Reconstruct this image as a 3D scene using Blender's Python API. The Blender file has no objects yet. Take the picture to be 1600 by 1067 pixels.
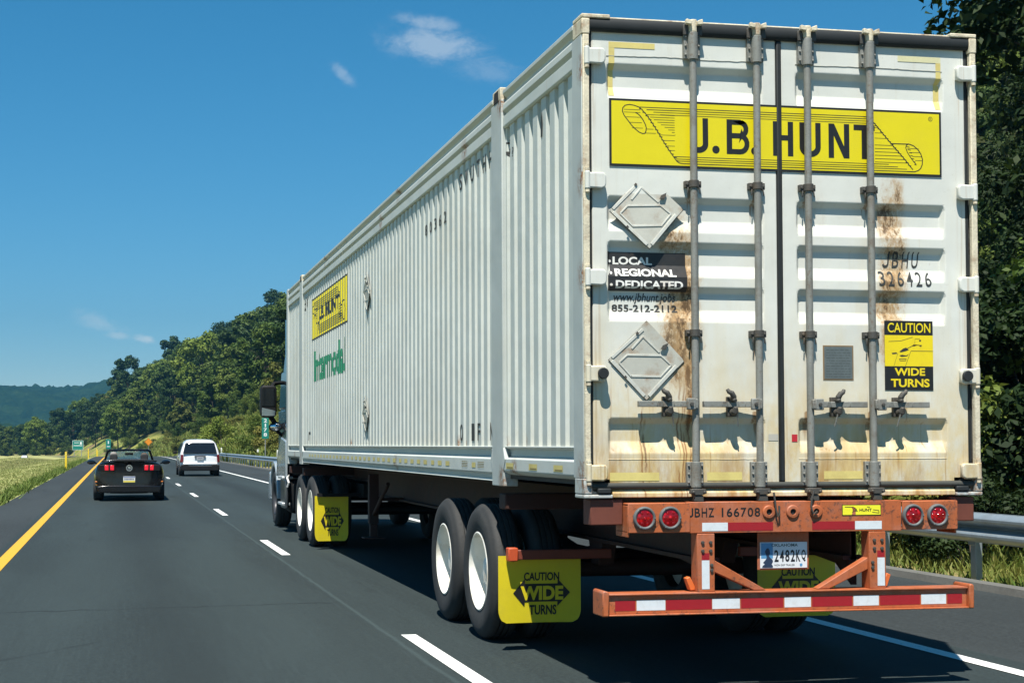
import bpy, bmesh, math, random
import numpy as np
from mathutils import Vector, Matrix
R = math.radians
SC = bpy.context.scene
COL = SC.collection

# ---------------------------------------------------------------- camera
def _camrot(yaw, pitch, roll):
    cy, sy, cp, sp = math.cos(yaw), math.sin(yaw), math.cos(pitch), math.sin(pitch)
    f = Vector((sy*cp, cy*cp, sp)); r = Vector((cy, -sy, 0)); u = r.cross(f)
    c, s = math.cos(roll), math.sin(roll)
    r2, u2 = c*r+s*u, -s*r+c*u
    return Matrix(((r2.x, u2.x, -f.x), (r2.y, u2.y, -f.y), (r2.z, u2.z, -f.z)))
cam = bpy.data.cameras.new('camera')
camo = bpy.data.objects.new('camera', cam); COL.objects.link(camo)
CAM = Vector((-2.6928, -8.4155, 1.4933))
camo.matrix_world = Matrix.Translation(CAM) @ _camrot(.1843, .0326, -.0014).to_4x4()
cam.sensor_width = 36; cam.lens = 2307.2/1600*36
cam.shift_x = .1118; cam.shift_y = .0532
cam.clip_start = .1; cam.clip_end = 20000
SC.camera = camo

# ---------------------------------------------------------------- sun, sky, exposure
SUN_EL, SUN_AZ = R(64), R(204.5)
SC.view_settings.view_transform = 'Standard'
SC.view_settings.look = 'None'
SC.view_settings.gamma = 1
SC.view_settings.exposure = .80
HAZE = .00017
SUN_STRENGTH, SKY_STRENGTH = 5.0, .0672
sl = bpy.data.lights.new('sun', 'SUN'); sl.energy = SUN_STRENGTH; sl.angle = R(.53); sl.color = (1, .955, .87)
so = bpy.data.objects.new('sun', sl); COL.objects.link(so)
sdir = Vector((math.sin(SUN_AZ)*math.cos(SUN_EL), math.cos(SUN_AZ)*math.cos(SUN_EL), math.sin(SUN_EL)))
so.rotation_euler = (-sdir).to_track_quat('-Z', 'Y').to_euler(); so.location = (0, 0, 60)

# ---------------------------------------------------------------- node helper
class NT:
    def __init__(s, tree): s.t = tree; s.L = tree.links.new
    def n(s, typ, **kw):
        o = s.t.nodes.new(typ)
        for k, v in kw.items(): setattr(o, k, v)
        return o
    def put(s, sock, v):
        if v is None: return
        if isinstance(v, bpy.types.NodeSocket): s.L(v, sock)
        else: sock.default_value = v
    def m(s, op, a, b=None, c=None, clamp=False):
        o = s.n('ShaderNodeMath', operation=op, use_clamp=clamp)
        s.put(o.inputs[0], a); s.put(o.inputs[1], b)
        if c is not None: s.put(o.inputs[2], c)
        return o.outputs[0]
    def mul(s, a, b): return s.m('MULTIPLY', a, b)
    def add(s, a, b): return s.m('ADD', a, b)
    def sub(s, a, b): return s.m('SUBTRACT', a, b)
    def step(s, v, lo, hi):
        o = s.n('ShaderNodeMapRange', interpolation_type='SMOOTHSTEP')
        s.put(o.inputs[0], v); s.put(o.inputs[1], lo); s.put(o.inputs[2], hi)
        return o.outputs[0]
    def bump_at(s, v, c, w):            # 1 at v == c, falling smoothly to 0 at |v-c| == w
        d = s.m('ABSOLUTE', s.sub(v, c)); return s.step(d, w, 0.0)
    def band(s, v, a, b, soft):
        return s.mul(s.step(v, a-soft, a+soft), s.step(v, b+soft, b-soft))
    def mix(s, f, a, b, blend='MIX'):
        o = s.n('ShaderNodeMix', data_type='RGBA', blend_type=blend)
        s.put(o.inputs[0], f)
        for i, v in ((6, a), (7, b)):
            s.put(o.inputs[i], v if isinstance(v, bpy.types.NodeSocket) else (*v, 1))
        return o.outputs[2]
    def noise(s, vec, scale, detail=3, rough=.55, dist=0):
        o = s.n('ShaderNodeTexNoise'); s.put(o.inputs['Vector'], vec)
        o.inputs['Scale'].default_value = scale; o.inputs['Detail'].default_value = detail
        o.inputs['Roughness'].default_value = rough; o.inputs['Distortion'].default_value = dist
        return o.outputs[0]
    def voro(s, vec, scale):
        o = s.n('ShaderNodeTexVoronoi'); s.put(o.inputs['Vector'], vec); o.inputs['Scale'].default_value = scale
        return o
    def obj(s): return s.n('ShaderNodeTexCoord').outputs['Object']
    def pos(s): return s.n('ShaderNodeNewGeometry').outputs['Position']
    def xyz(s, v):
        o = s.n('ShaderNodeSeparateXYZ'); s.L(v, o.inputs[0]); return o.outputs
    def scl(s, v, k):
        o = s.n('ShaderNodeVectorMath', operation='MULTIPLY'); s.L(v, o.inputs[0]); o.inputs[1].default_value = k
        return o.outputs[0]
    def bump(s, h, strength, dist=.01):
        o = s.n('ShaderNodeBump'); o.inputs['Strength'].default_value = strength; o.inputs['Distance'].default_value = dist
        s.L(h, o.inputs['Height']); return o.outputs[0]

def new_mat(name):
    m = bpy.data.materials.new(name); m.use_nodes = True
    t = NT(m.node_tree); b = m.node_tree.nodes['Principled BSDF']
    return m, t, b

_MATS = {}
def paint(name, col, rough=.5, metal=0., var=.12, scale=6., dirt=None, bump=0., coat=0., spec=None, emit=None, chips=None):
    """plain painted / rubber / metal surface with slight uneven tone and optional dirt"""
    if name in _MATS: return _MATS[name]
    m, t, b = new_mat(name); p = t.obj()
    n1 = t.noise(p, scale, 5, .6); n2 = t.noise(p, scale*9, 2, .6)
    v = t.add(t.mul(t.sub(n1, .5), 2*var), t.mul(t.sub(n2, .5), var))
    k = t.m('ADD', v, 1.0)
    hs = t.n('ShaderNodeHueSaturation'); hs.inputs['Color'].default_value = (*col, 1); t.L(k, hs.inputs['Value'])
    c = hs.outputs[0]
    if dirt:
        c = t.mix(t.mul(t.step(t.noise(p, scale*.8, 6, .65), .48, .75), dirt[1]), c, dirt[0])
    if chips:
        ch = t.mul(t.step(t.add(t.noise(p, 34, 5, .8), t.mul(t.sub(t.noise(p, 2.3, 3), .5), .35)), .585, .62), chips[1]); c = t.mix(ch, c, chips[0])
        st = t.noise(t.scl(p, (30, 30, 2.2)), 1.0, 4, .7); c = t.mix(t.mul(t.step(st, .52, .74), .5*chips[1]), c, chips[0])
        fd = t.noise(p, 3.1, 5, .7); c = t.mix(t.mul(t.step(fd, .46, .66), .40*chips[1]), c, tuple(.55*k+.16 for k in col))
    t.L(c, b.inputs['Base Color'])
    t.L(t.m('ADD', t.mul(t.sub(n2, .5), .25), rough, clamp=True), b.inputs['Roughness'])
    b.inputs['Metallic'].default_value = metal
    b.inputs['Coat Weight'].default_value = coat; b.inputs['Coat Roughness'].default_value = .06
    if spec is not None: b.inputs['Specular IOR Level'].default_value = spec
    if bump: t.L(t.bump(n2, bump, .01), b.inputs['Normal'])
    if emit: b.inputs['Emission Color'].default_value = (*emit[0], 1); b.inputs['Emission Strength'].default_value = emit[1]
    _MATS[name] = m
    return m

# ---------------------------------------------------------------- sky with its few thin clouds
wd = bpy.data.worlds.new('World'); SC.world = wd; wd.use_nodes = True
wt = NT(wd.node_tree); bg = wd.node_tree.nodes['Background']
sky = wt.n('ShaderNodeTexSky', sky_type='NISHITA', sun_disc=False)
sky.sun_elevation = SUN_EL; sky.sun_rotation = SUN_AZ
sky.altitude = 200; sky.air_density = 1.0; sky.dust_density = 0.0; sky.ozone_density = 10.0
hs = wt.n('ShaderNodeHueSaturation'); hs.inputs['Saturation'].default_value = 1.2; hs.inputs['Hue'].default_value = .482
wt.L(sky.outputs[0], hs.inputs['Color'])
dirv = wt.n('ShaderNodeTexCoord').outputs['Generated']
dx, dy, dz = wt.xyz(dirv)
az = wt.m('ARCTAN2', dx, dy); el = wt.m('ARCSINE', dz)
cmb = wt.n('ShaderNodeCombineXYZ'); wt.L(az, cmb.inputs[0]); wt.L(wt.mul(el, 1.9), cmb.inputs[1])
def cloud(a, e, wa, we, amp, thr, tilt=0.):
    u = wt.sub(az, a); v = wt.sub(el, wt.add(wt.mul(u, tilt), e))
    d = wt.m('SQRT', wt.add(wt.m('POWER', wt.mul(u, 1/wa), 2.0), wt.m('POWER', wt.mul(v, 1/we), 2.0)))
    mask = wt.step(d, 1.0, .0)
    nz = wt.noise(cmb.outputs[0], 55, 8, .66, .5)
    n2 = wt.noise(cmb.outputs[0], 190, 7, .72, .4)
    f = wt.add(wt.add(wt.mul(nz, .85), wt.mul(n2, .35)), wt.mul(mask, .45))
    return wt.mul(wt.step(f, thr-.08, thr+.42), wt.mul(wt.step(d, 1.0, .25), amp))
CLOUDS = [(.2090, .2660, .056, .019, .30, .66, -.10), (.206, .2795, .036, .009, .26, .68, -.15),
          (.1475, .2466, .013, .009, .20, .66, -.6), (.0145, .0704, .013, .0050, .50, .70, -.1),
          (-.004, .0728, .015, .0050, .28, .70, -.1), (-.016, .0808, .030, .011, .22, .70, -.3),
          (.245, .250, .045, .016, .12, .72, -.1)]
allc = None
for q in CLOUDS:
    c_ = cloud(*q); allc = c_ if allc is None else wt.m('MAXIMUM', allc, c_)
lit = wt.mix(allc, hs.outputs[0], (9.0, 9.2, 9.0))
wt.L(lit, bg.inputs['Color']); bg.inputs['Strength'].default_value = SKY_STRENGTH
# ---------------------------------------------------------------- mesh helpers
def origin(o):
    v = Vector((0, 0, 0))
    while o is not None: v += o.location; o = o.parent
    return v
def tag(o, label=None, cat=None, group=None, kind=None):
    for k, v in (('label', label), ('category', cat), ('group', group), ('kind', kind)):
        if v: o[k] = v
    return o
def empty(name, loc=(0, 0, 0), label=None, cat=None, group=None):
    o = bpy.data.objects.new(name, None); COL.objects.link(o); o.location = loc; o.empty_display_size = .3
    return tag(o, label, cat, group)
def link(name, me, mat, parent=None):
    o = bpy.data.objects.new(name, me); COL.objects.link(o)
    if mat is not None:
        for m in (mat if isinstance(mat, (list, tuple)) else [mat]): me.materials.append(m)
    if parent is not None: o.parent = parent
    return o
def np_mesh(name, v, f4):
    """mesh from an (n,3) array and an (m,k) array of equal-sized faces"""
    me = bpy.data.meshes.new(name); v = np.asarray(v, np.float32); f4 = np.asarray(f4, np.int32)
    me.vertices.add(len(v)); me.vertices.foreach_set('co', v.ravel())
    k = f4.shape[1]; me.loops.add(f4.size); me.loops.foreach_set('vertex_index', f4.ravel())
    me.polygons.add(len(f4)); me.polygons.foreach_set('loop_start', np.arange(0, f4.size, k, dtype=np.int32))
    me.update(calc_edges=True); me.validate(); return me

class MB:
    def __init__(s): s.v = []; s.f = []; s.dz = 0.
    def add(s, v, f):
        n = len(s.v); s.v += [tuple(p) for p in v]; s.f += [tuple(i+n for i in q) for q in f]; return s
    def box(s, x0, x1, y0, y1, z0, z1):
        return s.add([(x0,y0,z0),(x1,y0,z0),(x1,y1,z0),(x0,y1,z0),(x0,y0,z1),(x1,y0,z1),(x1,y1,z1),(x0,y1,z1)],
                     [(3,2,1,0),(4,5,6,7),(0,1,5,4),(1,2,6,5),(2,3,7,6),(3,0,4,7)])
    def hexa(s, b, t):                      # two quads of four points
        return s.add(list(b)+list(t), [(3,2,1,0),(4,5,6,7),(0,1,5,4),(1,2,6,5),(2,3,7,6),(3,0,4,7)])
    def prism(s, poly, axis, a, b):         # polygon extruded along an axis; poly pairs are the other two axes in xyz order
        def P(u, w, t): return {'x': (t,u,w), 'y': (u,t,w), 'z': (u,w,t)}[axis]
        n = len(poly)
        v = [P(u,w,a) for u,w in poly]+[P(u,w,b) for u,w in poly]
        f = [tuple(range(n-1,-1,-1)), tuple(range(n,2*n))]+[(i,(i+1)%n,n+(i+1)%n,n+i) for i in range(n)]
        return s.add(v, f)
    def tube(s, pts, r, seg=10, cap=True, r2=None):
        pts = [Vector(p) for p in pts]; n = len(pts); v = []; f = []
        t0 = (pts[1]-pts[0]).normalized()
        u = t0.orthogonal().normalized()
        for i, p in enumerate(pts):
            t = (pts[min(i+1,n-1)]-pts[max(i-1,0)]).normalized()
            u = (u-t*u.dot(t)).normalized(); w = t.cross(u)
            rr = r if r2 is None else r+(r2-r)*i/(n-1)
            if isinstance(r, (list, tuple)): rr = r[i]
            for k in range(seg):
                a = 2*math.pi*k/seg; v.append(p+(u*math.cos(a)+w*math.sin(a))*rr)
        for i in range(n-1):
            for k in range(seg):
                a, b = i*seg+k, i*seg+(k+1)%seg; f.append((a,b,b+seg,a+seg))
        if cap: f += [tuple(range(seg-1,-1,-1)), tuple(range((n-1)*seg, n*seg))]
        return s.add(v, f)
    def lathe(s, prof, c, axis='x', seg=40, sign=1, close=False, caps=True):
        """prof: (radius, offset along axis)"""
        v = []; f = []; n = len(prof)
        for r, h in prof:
            for k in range(seg):
                a = 2*math.pi*k/seg; p, q = r*math.cos(a), r*math.sin(a); h2 = h*sign
                v.append({'x': (c[0]+h2, c[1]+p, c[2]+q), 'y': (c[0]+p, c[1]+h2, c[2]+q), 'z': (c[0]+p, c[1]+q, c[2]+h2)}[axis])
        for i in range(n if close else n-1):
            j = (i+1) % n
            for k in range(seg):
                k2 = (k+1) % seg; f.append((i*seg+k, i*seg+k2, j*seg+k2, j*seg+k))
        if not close and caps:
            f.append(tuple(range(seg-1,-1,-1))); f.append(tuple(range((n-1)*seg, n*seg)))
        return s.add(v, f)
    def strip(s, pts, w, closed=False):     # flat ribbon in the xy plane (2-D lettering and line work), z = 0
        pts = [Vector((p[0], p[1])) for p in pts]; n = len(pts); L = []; Rr = []
        for i, p in enumerate(pts):
            a = pts[(i-1) % n] if (closed or i > 0) else None
            b = pts[(i+1) % n] if (closed or i < n-1) else None
            d1 = (p-a).normalized() if a is not None else None
            d2 = (b-p).normalized() if b is not None else None
            if d1 is None: d1 = d2
            if d2 is None: d2 = d1
            n1 = Vector((-d1.y, d1.x)); n2 = Vector((-d2.y, d2.x)); nn = (n1+n2)
            nn = nn.normalized() if nn.length > 1e-6 else n1
            k = w/2/max(.35, nn.dot(n1)); L.append(p+nn*k); Rr.append(p-nn*k)
        s.dz += 3e-5; v = [(q.x,q.y,s.dz) for q in L]+[(q.x,q.y,s.dz) for q in Rr]
        f = [(i, n+i, n+(i+1) % n, (i+1) % n) for i in range(n if closed else n-1)]
        return s.add(v, f)
    def rect(s, x0, y0, x1, y1): return s.add([(x0,y0,0),(x1,y0,0),(x1,y1,0),(x0,y1,0)], [(0,1,2,3)])
    def poly(s, pts):
        s.dz += 3e-5; return s.add([(p[0],p[1],s.dz) for p in pts], [tuple(range(len(pts)))])
    def mapped(s, fn): s.v = [tuple(fn(*p)) for p in s.v]; return s
    def build(s, name, mat, parent=None, bevel=0., seg=2, smooth=32, subd=0, fix=True, recess=None):
        o0 = origin(parent) if parent is not None else Vector((0,0,0))
        me = bpy.data.meshes.new(name)
        me.from_pydata([(x-o0.x, y-o0.y, z-o0.z) for x, y, z in s.v], [], s.f)
        if fix:
            bm = bmesh.new(); bm.from_mesh(me); bmesh.ops.recalc_face_normals(bm, faces=bm.faces); bm.to_mesh(me); bm.free()
        if smooth:
            me.polygons.foreach_set('use_smooth', [True]*len(me.polygons)); me.set_sharp_from_angle(angle=R(smooth))
        o = link(name, me, mat, parent)
        if bevel:
            b = o.modifiers.new('bevel', 'BEVEL'); b.width = bevel; b.segments = seg; b.limit_method = 'ANGLE'; b.angle_limit = R(35)
        if subd:
            m = o.modifiers.new('subd', 'SUBSURF'); m.levels = m.render_levels = subd
        return o

def bake(o):
    dg = bpy.context.evaluated_depsgraph_get(); dg.update()
    me = bpy.data.meshes.new_from_object(o.evaluated_get(dg)); o.modifiers.clear(); o.data = me
def cut(o, cutter):
    """subtract a closed MB from an object for good"""
    bake(o)
    c = cutter.build('cutter', None)
    m = o.modifiers.new('b', 'BOOLEAN'); m.operation = 'DIFFERENCE'; m.object = c; m.solver = 'EXACT'
    bake(o); bpy.data.objects.remove(c)

_TX = {}
def text_mb(txt, bold=0.):
    key = (txt, bold)
    if key not in _TX:
        cu = bpy.data.curves.new('lettering', 'FONT'); cu.body = txt; cu.size = 1; cu.offset = bold; cu.resolution_u = 4
        o = bpy.data.objects.new('lettering', cu); COL.objects.link(o)
        dg = bpy.context.evaluated_depsgraph_get(); dg.update()
        me = bpy.data.meshes.new_from_object(o.evaluated_get(dg))
        _TX[key] = ([tuple(v.co) for v in me.vertices], [tuple(p.vertices) for p in me.polygons])
        bpy.data.objects.remove(o); bpy.data.meshes.remove(me)
    m = MB(); m.add(*_TX[key]); return m
def fit(mb, x0, y0, x1, y1):
    xs = [v[0] for v in mb.v]; ys = [v[1] for v in mb.v]
    ax, bx, ay, by = min(xs), max(xs), min(ys), max(ys)
    return mb.mapped(lambda x, y, z: (x0+(x-ax)/(bx-ax)*(x1-x0), y0+(y-ay)/(by-ay)*(y1-y0), z))
def text_in(txt, x0, y0, x1, y1, bold=.02): return fit(text_mb(txt, bold), x0, y0, x1, y1)
def slice_mb(mb, axis, cuts):
    """split flat artwork at given coordinates so it can follow a folded sheet"""
    bm = bmesh.new(); vs = [bm.verts.new(v) for v in mb.v]
    for f in mb.f:
        try: bm.faces.new([vs[i] for i in f])
        except ValueError: pass
    lo = min(v[axis] for v in mb.v); hi = max(v[axis] for v in mb.v)
    nrm = Vector((0,0,0)); nrm[axis] = 1
    for c in cuts:
        if lo < c < hi:
            co = Vector((0,0,0)); co[axis] = c
            bmesh.ops.bisect_plane(bm, geom=bm.verts[:]+bm.edges[:]+bm.faces[:], plane_co=co, plane_no=nrm, dist=1e-5)
    bm.verts.index_update(); out = MB()
    out.v = [tuple(v.co) for v in bm.verts]; out.f = [tuple(v.index for v in f.verts) for f in bm.faces]
    bm.free(); return out
def merge(*mbs):
    o = MB()
    for m in mbs: o.add(m.v, m.f)
    return o
# ---------------------------------------------------------------- the setting: terrain, carriageways, markings
def sst(x, a, b):
    t = np.clip((x-a)/(b-a), 0, 1); return t*t*(3-2*t)
def bend(Y): return -.0035*np.maximum(Y, 0)-.00022*np.clip(np.asarray(Y, float)-230, 0, 470)**2
def along(t, x, y):
    return t.add(t.add(x, t.mul(t.m('MAXIMUM', y, 0.0), .0035)), t.mul(t.m('POWER', t.m('MINIMUM', t.m('MAXIMUM', t.sub(y, 230.0), 0.0), 470.0), 2.0), .00022))
def grade(Y):
    Y = np.asarray(Y, float)
    d = -.00006*np.clip(Y-150, 0, 130)**2
    return d+np.where(Y > 280, -.0156*130*(1-np.exp(-(np.maximum(Y, 280)-280)/130)), 0)
def wob(X, Y, s=1.): return np.sin(X*.31*s+1.3)*np.sin(Y*.17*s+.4)+.6*np.sin(X*.83*s+Y*.41*s)+.4*np.sin(Y*.93*s-X*.57*s+2)
def ground_z(X, Y):
    X = np.asarray(X, float); Y = np.asarray(Y, float); x = X-bend(Y); g = grade(Y)
    left = -.10*sst(x, -5.5, -7)-.0
    med = np.where(x < -5.5, -.03-.55*sst(-x, 6.5, 12.5)+.38*sst(-x, 12.5, 16)-.75*sst(-x, 16.4, 20.5)
                   +.05*wob(X, Y)*sst(-x, 5.6, 9)*sst(-x, 30, 16), 0)
    med = med-.8*sst(-x, 29, 60)*sst(Y, 100, 400)
    near = sst(Y, 110, 60)
    bank = np.where(x > 7.2, near*(.22*np.clip(x-8.5, 0, 25)+.05*np.clip(x-33, 0, 60))
                    + (1-near)*(.62*np.clip(x-9.0, 0, 10)+.47*np.clip(x-19, 0, 100)+.15*np.clip(x-119, 0, 150))*sst(Y, 900, 660), 0)
    bank = bank+np.where(x > 7.4, .10*wob(X, Y, 1.6)*sst(x, 7.4, 11), 0)
    return g+med+bank-.012
def coords(segs):
    out = []
    for a, b, n in segs: out += list(np.linspace(a, b, n, endpoint=False))
    return np.array(out+[segs[-1][1]])
def grid_obj(name, xs, ys, zf, mat, shear=True):
    X, Y = np.meshgrid(xs, ys)
    if shear: X = X+bend(Y)
    Z = zf(X, Y); v = np.stack([X, Y, Z], -1).reshape(-1, 3)
    nx, ny = len(xs), len(ys); i = (np.arange(ny-1)[:, None]*nx+np.arange(nx-1)[None]).ravel()
    me = np_mesh(name, v, np.stack([i, i+1, i+nx+1, i+nx], 1))
    me.polygons.foreach_set('use_smooth', [True]*len(me.polygons))
    o = link(name, me, mat); o['kind'] = 'structure'; return o

# --- ground
m, t, b = new_mat('roadside_ground'); P = t.pos(); x, y, z = t.xyz(P)
xr = along(t, x, y)
mow = t.mix(t.noise(P, .35, 5, .65), (.34, .34, .13), (.21, .25, .07))
mow = t.mix(t.mul(t.noise(t.scl(P, (1, .25, 1)), 2.2, 4, .6), .5), mow, (.44, .38, .20))
ditch = t.band(t.add(xr, t.mul(t.sub(t.noise(P, .12, 3), .5), 3.0)), -15.2, -10.8, .8)
mow = t.mix(t.mul(ditch, .75), mow, (.085, .082, .025))
bankc = t.mix(t.step(t.noise(P, .22, 6, .65), .35, .65), (.09, .14, .025), (.30, .27, .075))
bankc = t.mix(t.step(t.noise(P, .09, 4, .6), .52, .62), bankc, (.20, .145, .075))
c = t.mix(t.step(xr, 4.0, 5.0), mow, bankc)
c = t.mix(t.mul(t.step(xr, 8.0, 6.4), t.step(xr, 5.0, 5.2)), c, (.235, .19, .085))
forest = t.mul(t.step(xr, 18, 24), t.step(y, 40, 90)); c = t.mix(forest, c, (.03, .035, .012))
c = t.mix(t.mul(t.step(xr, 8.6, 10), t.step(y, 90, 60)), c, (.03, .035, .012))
t.L(c, b.inputs['Base Color']); b.inputs['Roughness'].default_value = .95; b.inputs['Specular IOR Level'].default_value = .1
t.L(t.bump(t.noise(P, 6, 4, .7), .5, .08), b.inputs['Normal'])
GROUND = m
gx = coords([(-2500, -200, 10), (-200, -60, 14), (-60, -20, 30), (-20, -5.5, 40), (-5.5, 5.9, 3), (5.9, 30, 60), (30, 130, 40), (130, 400, 12), (400, 2500, 8)])
gy = coords([(-60, 0, 20), (0, 60, 60), (60, 300, 120), (300, 700, 60), (700, 2000, 16), (2000, 3600, 8)])
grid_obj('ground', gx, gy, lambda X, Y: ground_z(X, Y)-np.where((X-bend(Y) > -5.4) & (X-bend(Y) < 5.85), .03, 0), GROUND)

# --- asphalt
def asphalt(name, base, lane=None, tone=0):
    m, t, b = new_mat(name); P = t.pos(); x, y, z = t.xyz(P)
    xr = along(t, x, y)
    big = t.noise(t.scl(P, (1, .08, 1)), 1.1, 5, .6); fine = t.noise(P, 60, 4, .85); mid = t.noise(t.scl(P, (1, .35, 1)), 9, 4, .7)
    cc = t.mix(t.step(fine, .25, .8), tuple(k*.42 for k in base), tuple(min(1, k*1.75) for k in base))
    g2 = t.noise(P, 26, 4, .75); cc = t.mix(t.mul(t.step(g2, .45, .66), .55), cc, tuple(k*.40 for k in base)); cc = t.mix(t.mul(t.step(g2, .52, .32), .42), cc, tuple(k*2.0 for k in base))
    stk = t.noise(t.scl(P, (34, .9, 1)), 1.0, 4, .7); cc = t.mix(t.mul(t.step(stk, .50, .72), .40), cc, tuple(k*.45 for k in base)); cc = t.mix(t.mul(t.step(stk, .46, .28), .40), cc, tuple(k*2.1 for k in base))
    sp = t.noise(P, 13, 5, .8); cc = t.mix(t.mul(t.step(sp, .60, .72), .55), cc, tuple(k*.35 for k in base)); cc = t.mix(t.mul(t.step(sp, .36, .26), .45), cc, tuple(k*2.3 for k in base))
    crk = t.voro(t.add(P, 0.0) if False else P, .33); crk.feature = 'DISTANCE_TO_EDGE'; ck = t.mul(t.step(t.add(crk.outputs['Distance'], t.mul(t.sub(t.noise(P, 3, 4), .5), .05)), .012, .0), t.step(t.noise(P, .25, 2), .52, .60)); cc = t.mix(t.mul(ck, .7), cc, tuple(k*.35 for k in base))
    pat = t.noise(t.scl(P, (1, .12, 1)), .55, 3, .5); cc = t.mix(t.mul(t.step(pat, .46, .56), .30), cc, tuple(k*1.6 for k in base))
    cc = t.mix(t.mul(t.step(big, .35, .75), .45), cc, tuple(k*.72 for k in base))
    cc = t.mix(t.mul(t.step(mid, .45, .75), .22), cc, tuple(k*1.5 for k in base))
    vo = t.voro(P, 120).outputs['Distance']; cc = t.mix(t.mul(t.step(vo, .16, .02), .30), cc, tuple(min(1, k*3.0) for k in base))
    if lane:
        for cx in lane:       # darker oil line, paler wheel tracks
            cc = t.mix(t.mul(t.bump_at(xr, cx, .55), .42), cc, tuple(k*.45 for k in base))
            for d in (-.9, .9): cc = t.mix(t.mul(t.bump_at(xr, cx+d, .5), .30), cc, tuple(k*1.5 for k in base))
        jx = t.add(xr, t.mul(t.sub(t.noise(P, 1.6, 3), .5), .06))      # seam between the two paving passes
        cc = t.mix(t.mul(t.bump_at(jx, -.62, .035), .55), cc, tuple(k*2.4 for k in base))
        cc = t.mix(t.mul(t.band(jx, -.62, -.05, .05), .18), cc, tuple(k*1.7 for k in base))
        for yc in (5.55, 24.6, 57):                                       # transverse joints
            jy = t.add(t.add(y, t.mul(xr, -.09)), t.mul(t.sub(t.noise(P, 1.9, 4), .5), .35))
            cc = t.mix(t.mul(t.mul(t.bump_at(jy, yc, .05), .75), t.step(xr, -.5, -.8)), cc, tuple(k*.40 for k in base))
    t.L(cc, b.inputs['Base Color']); b.inputs['Roughness'].default_value = .82; b.inputs['Specular IOR Level'].default_value = .32
    t.L(t.bump(fine, .7, .008), b.inputs['Normal'])
    return m
ry = coords([(-40, 0, 14), (0, 120, 60), (120, 420, 100), (420, 560, 10)])
def road_z(off): return lambda X, Y: grade(Y)+off
ROADM = asphalt('lane_asphalt', (.020, .0295, .0300), lane=(-2.3, 1.3))
SHLD = asphalt('shoulder_asphalt', (.0265, .0325, .0335))
grid_obj('road', coords([(-4.35, 3.35, 8)]), ry, road_z(0), ROADM)
grid_obj('shoulder_median', coords([(-5.52, -4.35, 3)]), ry, road_z(0), SHLD)
grid_obj('shoulder_outer', coords([(3.35, 5.9, 3)]), ry, road_z(0), SHLD)
grid_obj('opposing_road', coords([(-29, -20.5, 4)]), ry, lambda X, Y: ground_z(X*0-20.5+bend(Y), Y)+.06, SHLD)
# kerb of the outer shoulder
kb = MB()
kz = list(ry[(ry < 220)])
for a, c_ in zip(kz[:-1], kz[1:]):
    A, B = bend(a), bend(c_); za, zb = float(grade(a)), float(grade(c_))
    kb.hexa([(5.9+A,a,za-.05),(6.06+A,a,za-.05),(6.06+B,c_,zb-.05),(5.9+B,c_,zb-.05)],
            [(5.93+A,a,za+.07),(6.06+A,a,za+.08),(6.06+B,c_,zb+.08),(5.93+B,c_,zb+.07)])
tag(kb.build('kerb', paint('kerb_asphalt', (.12, .12, .11), .9, var=.3, scale=3, bump=.4)), kind='structure')
# --- painted markings
def worn(name, col):
    m, t, b = new_mat(name); P = t.pos()
    n = t.noise(P, 22, 5, .7); c = t.mix(t.mul(t.step(n, .52, .72), .45), col, (.16, .16, .15))
    t.L(c, b.inputs['Base Color']); b.inputs['Roughness'].default_value = .65; return m
YEL = worn('yellow_line_paint', (.60, .315, .012)); WHT = worn('white_line_paint', (.76, .77, .74))
def line(name, x0, x1, segs, mat):
    mb = MB()
    for y0, y1 in segs:
        n = max(1, int((y1-y0)/4)); ys = np.linspace(y0, y1, n+1)
        for a, c_ in zip(ys[:-1], ys[1:]):
            A, B = bend(a), bend(c_); za, zb = float(grade(a))+.005, float(grade(c_))+.005
            mb.add([(x0+A,a,za),(x1+A,a,za),(x1+B,c_,zb),(x0+B,c_,zb)], [(0,1,2,3)])
    tag(mb.build(name, mat, smooth=0), kind='structure')
line('yellow_edge_line', -4.23, -4.07, [(-30, 420)], YEL)
line('white_edge_line', 2.99, 3.13, [(-30, 420)], WHT)
line('white_lane_dashes', -.53, -.41, [(.15+11.35*k-(0 if k else 0), 3.0+11.6*k if k < 1 else 3.3+11.35*k) for k in range(-2, 22)], WHT)
line('opposing_edge_line', -21.2, -21.05, [(-30, 1000)], WHT) if False else None

# --- grass as blades
def blades(name, spots, hmin, hmax, w, mats, seed, per=3, lean=.45):
    rng = np.random.default_rng(seed); S = np.repeat(np.asarray(spots, float), per, 0); n = len(S)
    S[:, :2] += rng.normal(0, w*1.6, (n, 2)); h = rng.uniform(hmin, hmax, n); a = rng.uniform(0, 2*np.pi, n)
    if S.shape[1] > 2: h *= S[:, 2]
    ux = np.stack([np.cos(a), np.sin(a)], 1)*w/2*rng.uniform(.6, 1.3, (n, 1)); ln = rng.normal(0, lean, (n, 2))*h[:, None]
    z = ground_z(S[:, 0], S[:, 1])-.02
    v = np.empty((n, 4, 3))
    v[:, 0, :2] = S[:, :2]-ux; v[:, 1, :2] = S[:, :2]+ux; v[:, 0, 2] = v[:, 1, 2] = z
    v[:, 2, :2] = S[:, :2]+ux*.35+ln; v[:, 3, :2] = S[:, :2]-ux*.35+ln; v[:, 2, 2] = v[:, 3, 2] = z+h
    me = np_mesh(name, v.reshape(-1, 3), np.arange(n*4).reshape(-1, 4))
    return tag(link(name, me, mats), kind='stuff')
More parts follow.
